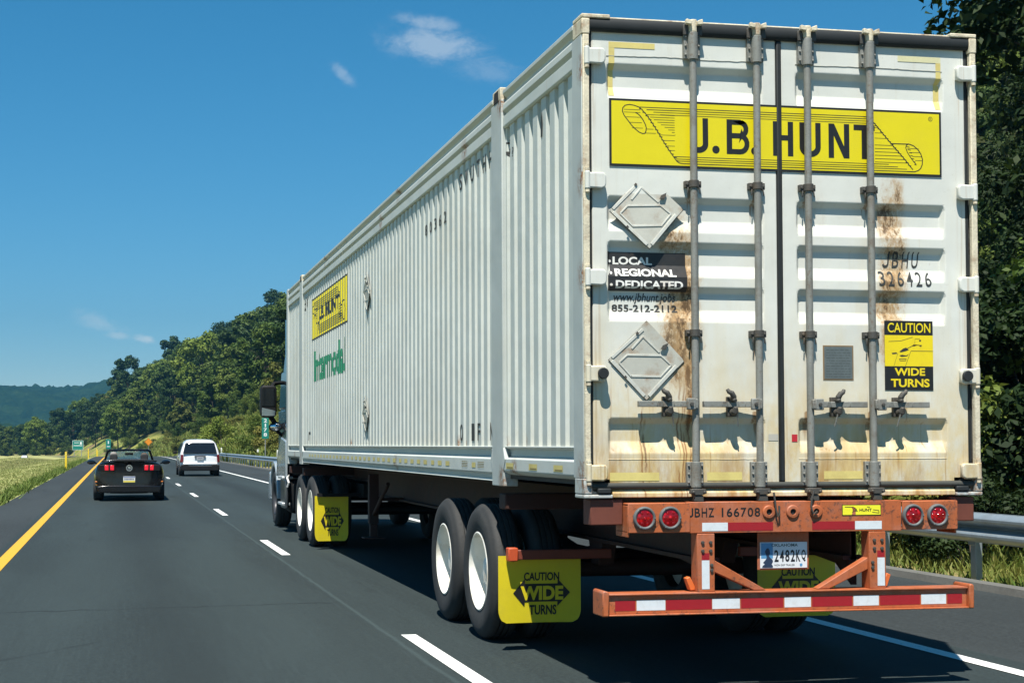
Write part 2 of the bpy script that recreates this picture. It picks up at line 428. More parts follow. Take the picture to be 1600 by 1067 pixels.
def leafmat(name, c0, c1, c2=None, trans=.25, vscale=.6, rough=.65, spec=.25):
    m, t, b = new_mat(name); P = t.pos()
    n = t.noise(P, vscale, 3, .6); n2 = t.noise(P, vscale*11, 2, .6)
    oi = t.n('ShaderNodeObjectInfo').outputs['Random']
    c = t.mix(t.step(n, .32, .68), c0, c1)
    if c2: c = t.mix(t.mul(t.step(n2, .5, .75), .6), c, c2)
    hsv = t.n('ShaderNodeHueSaturation'); t.L(c, hsv.inputs['Color'])
    t.L(t.add(t.mul(oi, .5), .75), hsv.inputs['Value']); t.L(t.add(t.mul(oi, -.035), .515), hsv.inputs['Hue'])
    t.L(hsv.outputs[0], b.inputs['Base Color']); b.inputs['Roughness'].default_value = rough; b.inputs['Specular IOR Level'].default_value = spec
    if trans:
        tr = t.n('ShaderNodeBsdfTranslucent'); t.L(hsv.outputs[0], tr.inputs['Color'])
        mx = t.n('ShaderNodeMixShader'); mx.inputs[0].default_value = trans
        t.L(b.outputs[0], mx.inputs[1]); t.L(tr.outputs[0], mx.inputs[2])
        t.L(mx.outputs[0], m.node_tree.nodes['Material Output'].inputs[0])
    return m
GREENW = leafmat('verge_weeds', (.07, .13, .02), (.13, .19, .04), (.20, .20, .07), vscale=1.5)
STRAW = leafmat('mown_grass', (.30, .33, .10), (.40, .38, .16), (.20, .27, .06), vscale=.5)
DRYG = leafmat('tall_dry_grass', (.16, .18, .04), (.075, .14, .022), (.30, .25, .08), vscale=.9)
rng = np.random.default_rng(3)
yv = 18+120*rng.random(5200)**1.6; xv = -5.62-np.abs(rng.normal(0, .22, 5200)); clump = .45+.75*np.clip(np.sin(yv*1.7)+np.sin(yv*.63+1)+.6*np.sin(yv*4.1), -.4, 1.2)
blades('verge_grass', np.stack([xv+bend(yv), yv, np.maximum(clump, .25)], 1), .08, .24, .045, GREENW, 4, 4)
yv = 24+190*rng.random(16000)**1.5; xv = -5.9-11*rng.random(16000)**1.3
blades('mown_grass', np.stack([xv+bend(yv), yv], 1), .04, .13, .07, STRAW, 5, 3)
yv = -2+40*rng.random(7000); xv = 6.1+2.3*rng.random(7000)
blades('roadside_grass', np.stack([xv+bend(yv), yv, .4+.9*np.clip((xv-6.1)/2, 0, 1)], 1), .08, .26, .03, DRYG, 6, 3)
yv = 90+330*rng.random(15000)**1.3; xv = 7+26*rng.random(15000)
blades('bank_grass', np.stack([xv+bend(yv), yv], 1), .3, 1.0, .3, DRYG, 7, 2)

# --- wooded ridge far away
m, t, b = new_mat('far_woodland'); P = t.pos()
c = t.mix(t.step(t.noise(P, .012, 5, .6), .35, .65), (.007, .020, .009), (.016, .036, .013))
c = t.mix(t.mul(t.step(t.noise(P, .06, 4, .7), .5, .75), .7), c, (.030, .052, .018))
t.L(c, b.inputs['Base Color']); b.inputs['Roughness'].default_value = 1; b.inputs['Specular IOR Level'].default_value = 0
FARW = m
def ridge(name, x0, x1, nx, y0, y1, ny, crest, bump, seed, base=-6):
    rng = np.random.default_rng(seed); X, Y = np.meshgrid(np.linspace(x0, x1, nx), np.linspace(y0, y1, ny))
    s = (Y-y0)/(y1-y0)
    H = crest(X)*np.sin(np.clip(s*1.25, 0, 1)*np.pi/2)**1.25*np.where(s > .8, 1-((s-.8)/.2)**2*.5, 1)
    H = H*(1+.10*np.sin(X*.013+s*5)*np.sin(s*9+X*.006))
    k = rng.random((ny, nx)); k = (k+np.roll(k, 1, 0)+np.roll(k, 1, 1)+np.roll(k, (1, 1), (0, 1)))/4
    H = H+(k-.5)*bump*2*np.clip(s*12, 0, 1)
    v = np.stack([X, Y, H+base], -1).reshape(-1, 3); i = (np.arange(ny-1)[:, None]*nx+np.arange(nx-1)[None]).ravel()
    me = np_mesh(name, v, np.stack([i, i+1, i+nx+1, i+nx], 1)); o = link(name, me, FARW)
    return tag(o, kind='structure')
ridge('hill', -950, 700, 300, 2100, 3300, 170,
      lambda X: 122+.055*(X+300)+7*np.sin(X*.011)+5*np.sin(X*.027+1)-.00003*np.clip(-X-420, 0, 999)**2, 10, 2)
ridge('low_hill', -620, 260, 200, 1250, 1700, 60, lambda X: 30+.012*X+5*np.sin(X*.02)+3*np.sin(X*.05+2), 7, 5)
# ---------------------------------------------------------------- shipping container (x 0..2.591, y 0 rear..16.154, z 1.17..4.066)
CW, CL, CB, CT = 2.591, 16.154, 1.17, 4.066
BOX = empty('shipping_container', (CW/2, 0, CB), 'long white corrugated freight container with rust-streaked rear doors, on the orange chassis', 'freight container')

def white_paint(name, low=(.70, .70, .66), dirt_z=None, rust=(), rear=False, grime=.25):
    m, t, b = new_mat(name); p = t.obj(); x, y, z = t.xyz(p)      # local: x from the centre line, z from the container floor
    c = t.mix(t.step(t.noise(p, 1.3, 5, .6), .35, .7), low, tuple(k*.90 for k in low))
    fine = t.noise(p, 30, 4, .7)
    c = t.mix(t.mul(t.step(fine, .58, .8), grime), c, (.40, .37, .28))
    vs = t.noise(t.scl(p, (26, 26, .9)), 1.0, 4, .65)             # runs down the sheet
    c = t.mix(t.mul(t.step(vs, .58, .80), grime*.8), c, (.42, .34, .20))
    if rear:
        # road film that climbs up the doors from the sill
        lo = t.mul(t.step(z, 1.22, -.02), t.add(t.mul(t.step(t.noise(t.scl(p, (1.6, 1, .8)), 2.6, 6, .75), .32, .66), .85), .22))
        c = t.mix(t.mul(lo, .92), c, (.57, .42, .16))
        spk = t.noise(p, 75, 3, .8); c = t.mix(t.mul(t.step(spk, .66, .74), .55), c, (.25, .19, .11))
        mid_ = t.mul(t.mul(t.step(z, 2.4, .3), t.step(t.noise(t.scl(p, (4, 4, .7)), 1.6, 5, .7), .42, .70)), .35); c = t.mix(mid_, c, (.55, .47, .28))
        lo2 = t.mul(t.step(z, .55, .0), t.step(t.noise(t.scl(p, (3, 3, .8)), 2.2, 5, .7), .40, .68))
        c = t.mix(t.mul(lo2, .9), c, (.33, .175, .045))
        sx = t.noise(t.scl(p, (38, 38, 1.1)), 1.0, 3, .6)
        c = t.mix(t.mul(t.mul(t.step(sx, .60, .74), t.step(z, 1.1, .2)), .65), c, (.32, .16, .035))
        spl = t.noise(t.scl(p, (1, 1, .7)), 34, 5, .8); blot = t.noise(t.scl(p, (1, 1, .45)), 9, 7, .82)
        for cx, w, z0, z1, a in ((-.695, .19, 1.75, .62, 1.0), (-.62, .15, 1.50, .66, 1.0), (-.62, .05, .9, .30, .8), (.735, .165, 2.0, .72, 1.0), (.70, .13, 1.50, .80, 1.0), (-.91, .02, .50, .0, .7), (.245, .08, 1.95, 1.5, .12)):
            wx = t.add(x, t.mul(t.sub(t.noise(t.scl(p, (1, 1, .6)), 5, 3), .5), .12))
            g = t.mul(t.bump_at(wx, cx, w), t.mul(t.step(z, z0+.12, z0-.22), t.step(z, z1-.12, z1+.25)))
            g = t.m('MULTIPLY', g, t.add(t.mul(t.step(blot, .30, .66), .85), .25))
            c = t.mix(t.mul(t.step(t.add(t.mul(g, .95), t.mul(t.sub(spl, .5), 1.5)), .22, .85), t.mul(a, .9)), c, (.29, .118, .032))
            c = t.mix(t.mul(t.mul(t.step(g, .05, .6), .55), a), c, (.46, .33, .17))
            c = t.mix(t.mul(t.step(t.add(t.mul(g, 1.0), t.mul(t.sub(blot, .5), 1.2)), .55, .95), .80*a), c, (.060, .036, .020))
        hw = None                                                 # drips below every bracket and guide
        sn = t.noise(t.scl(p, (60, 60, 1.4)), 1.0, 3, .6)
        for cx in (-.598, -.187, .146, .560):
            bx = t.bump_at(x, cx, .060)
            for zt in (1.87, .97, .53, .235):
                g = t.mul(bx, t.mul(t.step(z, zt+.005, zt-.02), t.step(z, zt-.30, zt-.03))); hw = g if hw is None else t.m('MAXIMUM', hw, g)
        c = t.mix(t.mul(t.step(t.add(hw, t.mul(t.sub(sn, .5), 1.8)), .55, .95), .75), c, (.24, .12, .04))
        hg = t.mul(t.add(t.bump_at(x, -1.20, .05), t.bump_at(x, 1.20, .05)), t.step(sn, .48, .66)); c = t.mix(t.mul(hg, .40), c, (.33, .20, .08))
        for cx in (-.685, -.66, -.645, -.615, -.915):             # thin dribbles below the placard holder
            wx = t.add(x, t.mul(t.sub(t.noise(t.scl(p, (1, 1, 1)), 6, 3), .5), .05))
            c = t.mix(t.mul(t.mul(t.bump_at(wx, cx, .009), t.step(z, .78, .55)), t.mul(t.step(t.noise(t.scl(p, (9, 1, 1)), 6, 4), .35, .55), .85)), c, (.20, .075, .02))
    else:
        top_ = t.mul(t.step(z, 1.7, 2.75), t.step(t.noise(t.scl(p, (30, 30, .5)), 1.0, 4, .7), .55, .78)); c = t.mix(t.mul(top_, .40), c, (.36, .28, .16))
        bl_ = t.noise(t.scl(p, (1, .5, 1)), 1.1, 5, .65); c = t.mix(t.mul(t.step(bl_, .48, .75), .30), c, (.44, .42, .34))
        rr_ = t.mul(t.step(t.noise(t.scl(p, (40, 40, .9)), 1.0, 3, .6), .70, .80), t.step(t.noise(p, .9, 2), .5, .7)); c = t.mix(t.mul(rr_, .6), c, (.30, .15, .05))
        if dirt_z is not None:
            c = t.mix(t.mul(t.mul(t.step(z, dirt_z, dirt_z-.35), t.noise(p, 5, 4, .7)), .45), c, (.40, .31, .17))
    for (rx, ry, rz, rr) in rust:
        d = t.n('ShaderNodeVectorMath', operation='DISTANCE'); t.L(p, d.inputs[0]); d.inputs[1].default_value = (rx-CW/2, ry, rz-CB)
        g = t.mul(t.step(d.outputs['Value'], rr, rr*.2), t.step(t.noise(p, 24, 5, .8), .38, .62))
        c = t.mix(g, c, (.22, .09, .025))
    t.L(c, b.inputs['Base Color']); b.inputs['Roughness'].default_value = .52; b.inputs['Specular IOR Level'].default_value = .35
    t.L(t.bump(t.noise(p, 2.2, 3, .5), .35, .03), b.inputs['Normal'])
    return m
rng = random.Random(8)
WDOOR = white_paint('rear_door_paint', (.625, .635, .58), rear=True, grime=.30)
WSIDE = white_paint('side_sheet_paint', (.525, .56, .525), dirt_z=.50, grime=.22, rust=[(0, rng.uniform(.3, 13), 1.50, .09) for _ in range(6)])
WRAIL = white_paint('rail_paint', (.50, .535, .505), grime=.30, rust=[(0, rng.uniform(.3, 15), rng.choice([1.3, 3.86, 4.0]), .14) for _ in range(7)])
WPOST = white_paint('post_paint', (.45, .485, .465), grime=.35, rust=[(0.03, 0, 3.08, .16), (.03, 0, 2.5, .15), (.03, 0, 3.74, .14), (.03, 0, 1.3, .2), (0, 1.93, 3.98, .16), (0, 1.92, 1.25, .13), (0, 14.1, 1.3, .12), (2.56, 0, 3.7, .2), (2.56, 0, 2.8, .25), (2.56, 0, 1.3, .3), (2.56, 0, 2.0, .2)])
RUSTY = paint('worn_edge_steel', (.60, .54, .40), .75, var=.35, scale=9, dirt=((.20, .085, .025), .9), bump=.3)
GREY = paint('grey_lock_steel', (.20, .205, .185), .58, metal=.1, var=.25, scale=12, dirt=((.12, .085, .05), .6), bump=.15, chips=((.13, .075, .04), .55))
DKST = paint('dark_greasy_steel', (.055, .052, .045), .6, var=.3, scale=16, dirt=((.12, .07, .03), .5), bump=.2)
RUB = paint('door_gasket_rubber', (.018, .021, .022), .62, var=.3, scale=10, spec=.3)
YSTK = paint('yellow_vinyl', (.66, .555, .003), .42, var=.05, scale=3, dirt=((.50, .40, .05), .25))
BSTK = paint('black_vinyl', (.012, .012, .012), .45, var=.2)
BLKP = paint('black_stencil_paint', (.03, .032, .03), .7, var=.4, scale=9)
GRNP = paint('green_stencil_paint', (.012, .20, .10), .6, var=.1, scale=9)
TAPEF = paint('faded_yellow_tape', (.60, .50, .17), .6, var=.15, scale=8, dirt=((.42, .30, .10), .5))
TAPEP = paint('faded_pale_tape', (.60, .57, .34), .6, var=.15, scale=8)
PLAC = paint('bare_aluminium', (.44, .435, .375), .5, metal=.05, var=.14, scale=9, dirt=((.26, .14, .06), .8))

PITCH, GAP, SLOPE, DEP = .2, .090, .013, .042
def cor_x(y, y0):
    """inward offset of the corrugated side sheet at y; y0 is where a pitch starts with an outer flat"""
    u = (y-y0) % PITCH; of = PITCH-GAP
    if u <= of: return 0.
    u -= of
    if u < SLOPE: return DEP*u/SLOPE
    if u > GAP-SLOPE: return DEP*(GAP-u)/SLOPE
    return DEP
def cor_breaks(y0, a, b):
    out = [a]; k = math.floor((a-y0)/PITCH)-1
    while y0+k*PITCH < b:
        for u in (0, PITCH-GAP, PITCH-GAP+SLOPE, PITCH-SLOPE):
            yy = y0+k*PITCH+u
            if a+1e-4 < yy < b-1e-4: out.append(yy)
        k += 1
    return sorted(out)+[b]
BAYS = [(.20, 1.885), (2.195, 13.955), (14.245, 15.95)]
SX = .026                                                           # outer sheet set in from the post face
def corr_wall(name, side):
    mb = MB()
    for a, b_ in BAYS:
        ys = cor_breaks(a+.055, a, b_); n = len(ys)
        P = []
        for yy in ys:
            dx_ = SX+cor_x(yy, a+.055); x0 = dx_ if side < 0 else CW-dx_
            P.append((x0, yy))
        v = [(px, py, 1.47) for px, py in P]+[(px, py, 3.79) for px, py in P]
        mb.add(v, [(i, i+1, n+i+1, n+i) for i in range(n-1)])
    o = mb.build(name, WSIDE, BOX, smooth=0)
    return o
corr_wall('side_wall', -1); corr_wall('side_wall', 1)
def mir(poly, side): return [(x_ if side < 0 else CW-x_, z_) for x_, z_ in poly]
for s in (-1, 1):
    # top rail, folded in three steps
    prof = [(.10, 4.056), (.022, 4.056), (.004, 4.049), (.004, 4.022), (.034, 3.998), (.034, 3.984), (.006, 3.944), (.004, 3.902), (.030, 3.884), (.030, 3.872), (.008, 3.858), (.006, 3.785), (.016, 3.772), (.10, 3.772)]
    for a, b_ in ((.2, 1.885), (2.195, 13.955), (14.245, 15.95)):
        MB().prism(mir(prof, s), 'y', a, b_).build('top_rail', WRAIL, BOX, bevel=.003)
    prof2 = [(.10, 1.478), (.012, 1.478), (.010, 1.470), (.052, 1.452), (.050, 1.405), (.020, 1.392), (.006, 1.384), (.004, 1.285), (.022, 1.268), (.030, 1.235), (.012, 1.228), (.012, 1.220), (.10, 1.220)]
    prof3 = [(.10, 1.478), (.012, 1.478), (.010, 1.470), (.052, 1.452), (.050, 1.408), (.020, 1.394), (.006, 1.386), (.004, 1.305), (.014, 1.292), (.060, 1.272), (.060, 1.245), (.10, 1.245)]
    MB().prism(mir(prof2, s), 'y', 2.195, 13.955).build('bottom_rail', WRAIL, BOX, bevel=.003)
    for a, b_ in ((.2, 1.885), (14.245, 15.95)):
        MB().prism(mir(prof3, s), 'y', a, b_).build('bottom_rail', WRAIL, BOX, bevel=.003)
    # forty-foot stacking posts, with their lifting eyes on top
    for py in (1.885, 13.955):
        x0, x1 = (-.004, .11) if s < 0 else (CW-.11, CW+.004)
        po = MB().prism([(py, 1.20), (py+.31, 1.20), (py+.31, 1.262), (py+.20, 1.262), (py+.20, 1.262), (py+.31, 1.47), (py+.31, 3.99), (py, 3.99)] if False else [(py, 1.19), (py+.31, 1.19), (py+.31, 3.99), (py, 3.99)], 'x', x0, x1).build('stacking_post', WPOST, BOX, bevel=.006)
        g = MB().box(x0-.002*s*0, x1, py+.04, py+.26, 3.992, 4.085).build('corner_casting', RUSTY, po, bevel=.006)
        mbx = x0 if s < 0 else x1
        MB().prism([(py+.08, 3.99), (py+.22, 3.99), (py+.20, 4.07), (py+.10, 4.07)], 'x', mbx-.003, mbx+.003).build('casting_hole', paint('dark_hole', (.012, .012, .012), .9), g)
        if s < 0:
            MB().prism([(py-.05, 1.385), (py-.003, 1.47), (py-.003, 1.30)], 'x', -.003, .03).build('gusset', WPOST, po, bevel=.004)
            MB().prism([(py+.313, 1.30), (py+.313, 1.47), (py+.36, 1.385)], 'x', -.003, .03).build('gusset', WPOST, po, bevel=.004)
    x0, x1 = (0, .16) if s < 0 else (CW-.16, CW)
    MB().box(x0, x1, 15.95, CL, CB, CT).build('corner_post', WPOST, BOX, bevel=.008)
    # rear corner post: flat side plate, thin return, worn rear edge with seam
    x0, x1 = (0, .032) if s < 0 else (CW-.032, CW)
    po = MB().box(x0, x1, .010, .20, CB+.118, CT-.118).build('corner_post', WPOST, BOX, bevel=.004)
    MB().box(*((.006, .045) if s < 0 else (CW-.045, CW-.006)), -.004, .03, CB+.12, CT-.12).build('post_edge', RUSTY, po, bevel=.005)
    for z0 in (CB, CT-.118):
        xc0, xc1 = (-.001, .178) if s < 0 else (CW-.178, CW+.001)
        top = z0 > 2
        c_ = MB()
        if top:
            c_.box(xc0, xc1, -.006, .178, CT-.022, CT+.004); c_.box(*((xc0, .05) if s < 0 else (CW-.05, xc1)), -.006, .178, z0, CT-.024)
        else:
            c_.box(xc0, xc1, -.006, .178, CB, CB+.022); c_.box(*((xc0, .05) if s < 0 else (CW-.05, xc1)), -.006, .178, CB+.024, CB+.118)
            c_.box(*((.052, .178) if s < 0 else (CW-.178, CW-.052)), .03, .178, CB+.024, CB+.118)
        c_.build('corner_casting', WPOST if not top else RUSTY, po, bevel=.006)
        if not top:
            hx = .10 if s < 0 else CW-.10
            MB().lathe([(.001, -.004), (.036, -.004), (.036, .004), (.001, .004)], (hx, .030, CB+.072), 'y', 20).mapped(lambda X, Y, Z: (hx+(X-hx)*1.45, Y, Z)).build('casting_hole', paint('dark_hole', (.012, .012, .012), .9), po)
MB().box(.02, CW-.02, .19, 15.96, 4.030, 4.046).build('roof', WRAIL, BOX)
MB().box(.162, CW-.162, 16.06, 16.13, CB+.02, CT-.02).build('front_wall', WSIDE, BOX)
MB().box(.055, CW-.055, .19, 15.96, 1.245, 1.36).build('floor', paint('container_underside', (.05, .045, .04), .9, var=.3), BOX)
MB().box(.18, CW-.18, .02, .16, CT-.045, CT-.004).build('rear_header', RUSTY, BOX, bevel=.006)
MB().prism([(.005, CB+.004), (.14, CB+.004), (.14, CB+.030), (.025, CB+.052), (.005, CB+.03)], 'x', .18, CW-.18).build('door_sill', WDOOR, BOX, bevel=.004)

# ------------------------------------------------------------- doors: pressed steel leaves with horizontal grooves
YD = .030                                                            # outer door skin
GRV = [3.785, 2.984, 2.712, 2.441, 1.649]; GD = .034
def gz_off(z):
    for g in GRV:
        if g-.212 < z < g:
            u = g-z
            if u < .036: return GD*u/.036
            if u < .140: return GD
            return GD*(1-(u-.140)/.072)
    return 0.
ZB = sorted(sum([[g, g-.036, g-.140, g-.212] for g in GRV], []))
def fall(x, xa, xb):                                                 # grooves fade out at both ends of the pressing
    return max(0., min(1., (x-xa)/.022, (xb-x)/.022))
PANES = [(.162, 1.165), (1.381, 2.380)]
def door_y(x, z):
    for xa, xb in PANES:
        if xa < x < xb: return YD+gz_off(z)*fall(x, xa, xb)
    return YD
def door_leaf(x0, x1, pane):
    xa, xb = pane; mb = MB(); xs = [x0, xa, xa+.022, (xa+xb)/2, xb-.022, xb, x1]; zs = [1.212]+ZB+[3.998]
    v = []
    for zz in zs:
        for xx in xs: v.append((xx, YD+gz_off(zz)*fall(xx, xa, xb), zz))
    n = len(xs); f = [(i+j*n, i+1+j*n, i+1+(j+1)*n, i+(j+1)*n) for j in range(len(zs)-1) for i in range(n-1)]
    mb.add(v, f)
    o = mb.build('door', WDOOR, BOX, smooth=0)
    s_ = o.modifiers.new('thickness', 'SOLIDIFY'); s_.thickness = .05; s_.offset = -1
    bv = o.modifiers.new('bevel', 'BEVEL'); bv.width = .006; bv.segments = 2; bv.limit_method = 'ANGLE'; bv.angle_limit = R(20)
    return o
DL = door_leaf(.070, 1.252, PANES[0]); DR = door_leaf(1.287, 2.522, PANES[1])
# recalc gives outward = -y for single sheets only by chance: make sure
for d in (DL, DR):
    if sum(p.normal.y*p.area for p in d.data.polygons) > 0: d.data.flip_normals()
    d.modifiers['thickness'].offset = -1
# weld seam under the top strip of each leaf and hairline folds beside the pressings
for d, (xa, xb) in ((DL, PANES[0]), (DR, PANES[1])):
    sm = MB(); rr = random.Random(int(xa*100)); xs = np.linspace(xa, xb-.01, 40)
    sm.tube([(xx, YD+.001, 3.832+rr.uniform(-.002, .002)-.003*math.sin(xx*9)) for xx in xs], .0045, 6)
    sm.build('weld_seam', paint('seam_grey', (.30, .31, .28), .7), d)
    MB().tube([(xx, YD+.001, 1.400+rr.uniform(-.001, .001)) for xx in xs], .0035, 6).build('weld_seam', WDOOR, d)
# gaskets
gk = MB().box(.047, .069, .030, .05, 1.30, 3.975).build('gasket', RUB, DL, bevel=.006)
MB().box(2.523, 2.545, .030, .05, 1.30, 3.975).build('gasket', RUB, DR, bevel=.006)
MB().box(1.2525, 1.2865, .016, .05, 1.262, 3.968).build('gasket', RUB, DR, bevel=.008)
for z0, z1, yy, nm in ((3.968, 4.052, -.004, 'top'), (1.222, 1.262, .000, 'low')):
    mb = MB(); zc = (z0+z1)/2; h = (z1-z0)/2; pr_ = [(yy+.022+.022*math.cos(a), zc+h*math.sin(a)) for a in np.linspace(0, 2*math.pi, 15)[:-1]]
    for xa, xb, d in ((.052, 1.2690, DL), (1.2692, 2.540, DR)):
        MB().prism(pr_, 'x', xa, xb).build('gasket', RUB if nm == 'top' else paint('dusty_gasket_rubber', (.040, .042, .036), .8, var=.35, scale=14), d)
# bumper blocks by the sill
for xc, d in ((.125, DL), (2.455, DR)):
    MB().box(xc-.042, xc+.042, -.012, .028, 1.196, 1.230).build('buffer', RUB, d, bevel=.008)
# hinges
for d, sx, xp in ((DL, 1, .026), (DR, -1, CW-.026)):
    for k, zh in enumerate((3.815, 3.066, 2.486, 1.912, 1.322)):
        P = lambda u: xp+sx*u
        xs_ = sorted((P(.030), P(.118)))
        h = MB().prism([(P(.0), zh-.046), (P(.09), zh-.050), (P(.112), zh-.040), (P(.118), zh-.02), (P(.118), zh+.03), (P(.105), zh+.048), (P(.0), zh+.046)], 'y', -.022, .008)
        h.tube([(P(.002), -.012, zh-.056), (P(.002), -.012, zh+.056)], .017, 12)
        ho = h.build('hinge', WDOOR if k < 4 else WDOOR, d, bevel=.009, seg=3)
        MB().box(*sorted((P(.05), P(.105))), .006, .0295, zh-.036, zh+.036).build('hinge_pad', WDOOR, d)
        MB().tube([(P(.002), -.012, zh+.057), (P(.002), -.012, zh+.072)], .014, 10).tube([(P(.002), -.012, zh-.072), (P(.002), -.012, zh-.057)], .014, 10).build('hinge_pin', RUSTY, d)
        if k == 3:
            MB().lathe([(.001, 0), (.030, 0), (.033, .008), (.033, .026), (.001, .026)], (P(.085), -.024, zh), 'y', 18, -1).build('rubber_buffer', RUB, d, bevel=.003)
# locking bars
RY = -.012
def bolt(mb, x_, z_, y_=-.0, r=.008): mb.lathe([(.001, 0), (r, 0), (r*.9, .009), (.001, .010)], (x_, y_, z_), 'y', 8, -1)
for xr_, d, sgn in ((.698, DL, -1), (1.109, DL, -1), (1.441, DR, 1), (1.856, DR, 1)):
    rod = MB().tube([(xr_, RY, 1.21), (xr_, RY, 4.035)], .0215, 16).build('lock_rod', GREY, d)
    # cams: crown at the top in its keeper, claw at the bottom
    cm = MB().tube([(xr_, RY, 3.985), (xr_, RY, 4.06)], .026, 12)
    cm.prism([(xr_-.055, 4.028), (xr_-.018, 4.022), (xr_-.018, 4.048), (xr_-.052, 4.058)], 'y', -.052, -.02)
    cm.prism([(xr_+.055, 4.026), (xr_+.018, 4.022), (xr_+.018, 4.048), (xr_+.050, 4.060)], 'y', -.052, -.02)
    cm.build('lock_cam', RUSTY, rod, bevel=.004)
    kp = MB().box(xr_-.062, xr_-.030, -.016, -.006, 3.968, 4.03).box(xr_+.030, xr_+.062, -.016, -.006, 3.968, 4.03)
    kp.build('cam_keeper', DKST, rod, bevel=.003)
    bc = MB().tube([(xr_, RY, 1.175), (xr_, RY, 1.235)], .028, 12)
    bc.prism([(xr_-.052, 1.198), (xr_-.02, 1.186), (xr_+.02, 1.186), (xr_+.052, 1.198), (xr_+.045, 1.224), (xr_-.045, 1.224)], 'y', -.056, -.018)
    bc.prism([(xr_-.03, 1.150), (xr_+.034, 1.145), (xr_+.03, 1.185), (xr_-.02, 1.185)], 'y', -.05, -.012)
    for q in (-.035, .035): bolt(bc, xr_+q, 1.204, -.056, .010)
    bc.build('lock_cam', DKST, rod, bevel=.004)
    for zc, hh, mt in ((3.905, .078, GREY), (1.312, .072, GREY)):
        br = MB().box(xr_-.052, xr_+.052, -.001, .0285, zc-hh, zc+hh)
        br.tube([(xr_, RY, zc-hh*1.12), (xr_, RY, zc+hh*1.0)], .031, 14)
        br.box(xr_-.030, xr_+.030, RY+.004, -.002, zc-hh*.98, zc+hh*.98)
        for qx in (-.042, .042):
            for qz in (-.7, 0, .7): bolt(br, xr_+qx, zc+qz*hh, -.001)
        br.build('rod_bracket', mt, d, bevel=.004)
    for zc in (3.062, 2.160):
        gd = MB().box(xr_-.052, xr_+.052, -.004, .0285, zc-.020, zc+.020)
        gd.tube([(xr_, RY, zc-.022), (xr_, RY, zc+.022)], .031, 14)
        for qx in (-.040, .040): bolt(gd, xr_+qx, zc, -.004, .010)
        for qx in (-.036, .036): gd.tube([(xr_+qx, -.010, zc-.02), (xr_+qx*1.1, -.012, zc-.060)], .0045, 6)
        gd.build('rod_guide', DKST, d, bevel=.003)
    # handle: flat bar swinging away from the rod towards the hinges, hub plate, and a hooked keeper with its catch
    zh = 1.733; X = lambda u: xr_+sgn*u
    h = MB()
    bar = [(.02, -.024, .018), (.10, -.016, .016), (.135, -.006, .010), (.205, -.006, .010), (.25, -.018, .017), (.365, -.020, .018)]
    for (u0, y0, e0), (u1, y1, e1) in zip(bar[:-1], bar[1:]):
        h.hexa([(X(u0), y0-e0, zh-.019), (X(u1), y1-e1, zh-.019), (X(u1), y1+e1, zh-.019), (X(u0), y0+e0, zh-.019)],
               [(X(u0), y0-e0, zh+.017), (X(u1), y1-e1, zh+.017), (X(u1), y1+e1, zh+.017), (X(u0), y0+e0, zh+.017)])
    pass
    hd = h.build('handle', GREY, d, bevel=.003)
    hub = MB().box(*sorted((X(.012), X(.068))), -.056, -.030, zh-.036, zh+.034)
    hub.box(*sorted((X(-.004), X(.02))), -.052, -.008, zh-.03, zh+.03)
    hub.build('handle_hub', GREY, hd, bevel=.006)
    hb = MB(); bolt(hb, X(.042), zh-.002, -.0565, .012); hb.build('bolt', DKST, hd)
    k = MB()
    uc = .172
    k.box(*sorted((X(uc-.030), X(uc+.030))), .0, .0285, zh-.075, zh+.045)
    k.tube([(X(uc), .0, zh-.045), (X(uc), -.02, zh-.052), (X(uc), -.045, zh-.045), (X(uc), -.056, zh-.018)], [.020, .022, .022, .012], 10)
    k.tube([(X(uc), .0, zh+.020), (X(uc), -.02, zh+.028), (X(uc), -.052, zh+.020)], [.016, .016, .012], 8)
    k.tube([(X(uc+.003), -.02, zh+.022), (X(uc+.003), -.030, zh+.045), (X(uc+.016), -.034, zh+.066), (X(uc+.034), -.030, zh+.074), (X(uc+.042), -.026, zh+.090)], [.017, .019, .017, .014, .011], 9)
    k.build('handle_catch', DKST, d, bevel=.003)
    MB().tube([(X(uc-.012), -.050, zh-.055), (X(uc-.018), -.040, zh-.10), (X(uc-.024), -.030, zh-.135)], .0045, 6).build('seal_strap', GREY, hd)

# ------------------------------------------------------------- artwork on the doors
def on_door(mb, off, cuts=True):
    if cuts:
        mb = slice_mb(slice_mb(mb, 1, ZB), 0, [c for xa, xb in PANES for c in (xa, xa+.022, xb-.022, xb)])
    return mb.mapped(lambda x_, z_, w_: (x_, door_y(x_, z_)-off, z_))
def flat_door(mb, off): return mb.mapped(lambda x_, z_, w_: (x_, YD-off, z_))
def art(mb, name, mat, parent, label=None):
    o = mb.build(name, mat, parent, smooth=0, fix=False); tag(o, label)
    o.data.materials[0].use_backface_culling = False
    return o
# main banner across both leaves
BX0, BX1, BZ0, BZ1 = .178, 2.358, 3.163, 3.572
bn = MB().box(BX0, BX1, .0235, .0262, BZ0, BZ1).build('banner', BSTK, BOX, smooth=0)
tag(bn, 'yellow banner with black scroll drawing and black capitals across both doors')
U = lambda u: BX0+u*(BX1-BX0)
V = lambda v: BZ1-v*(BZ1-BZ0)
MB().box(BX0+.014, BX1-.014, .0222, .0232, BZ0+.014, BZ1-.014).build('banner_field', YSTK, bn, smooth=0)
art_l = MB(); lw = .0042
def ln(pts, w=lw): art_l.strip([(U(u), V(v)) for u, v in pts], w)
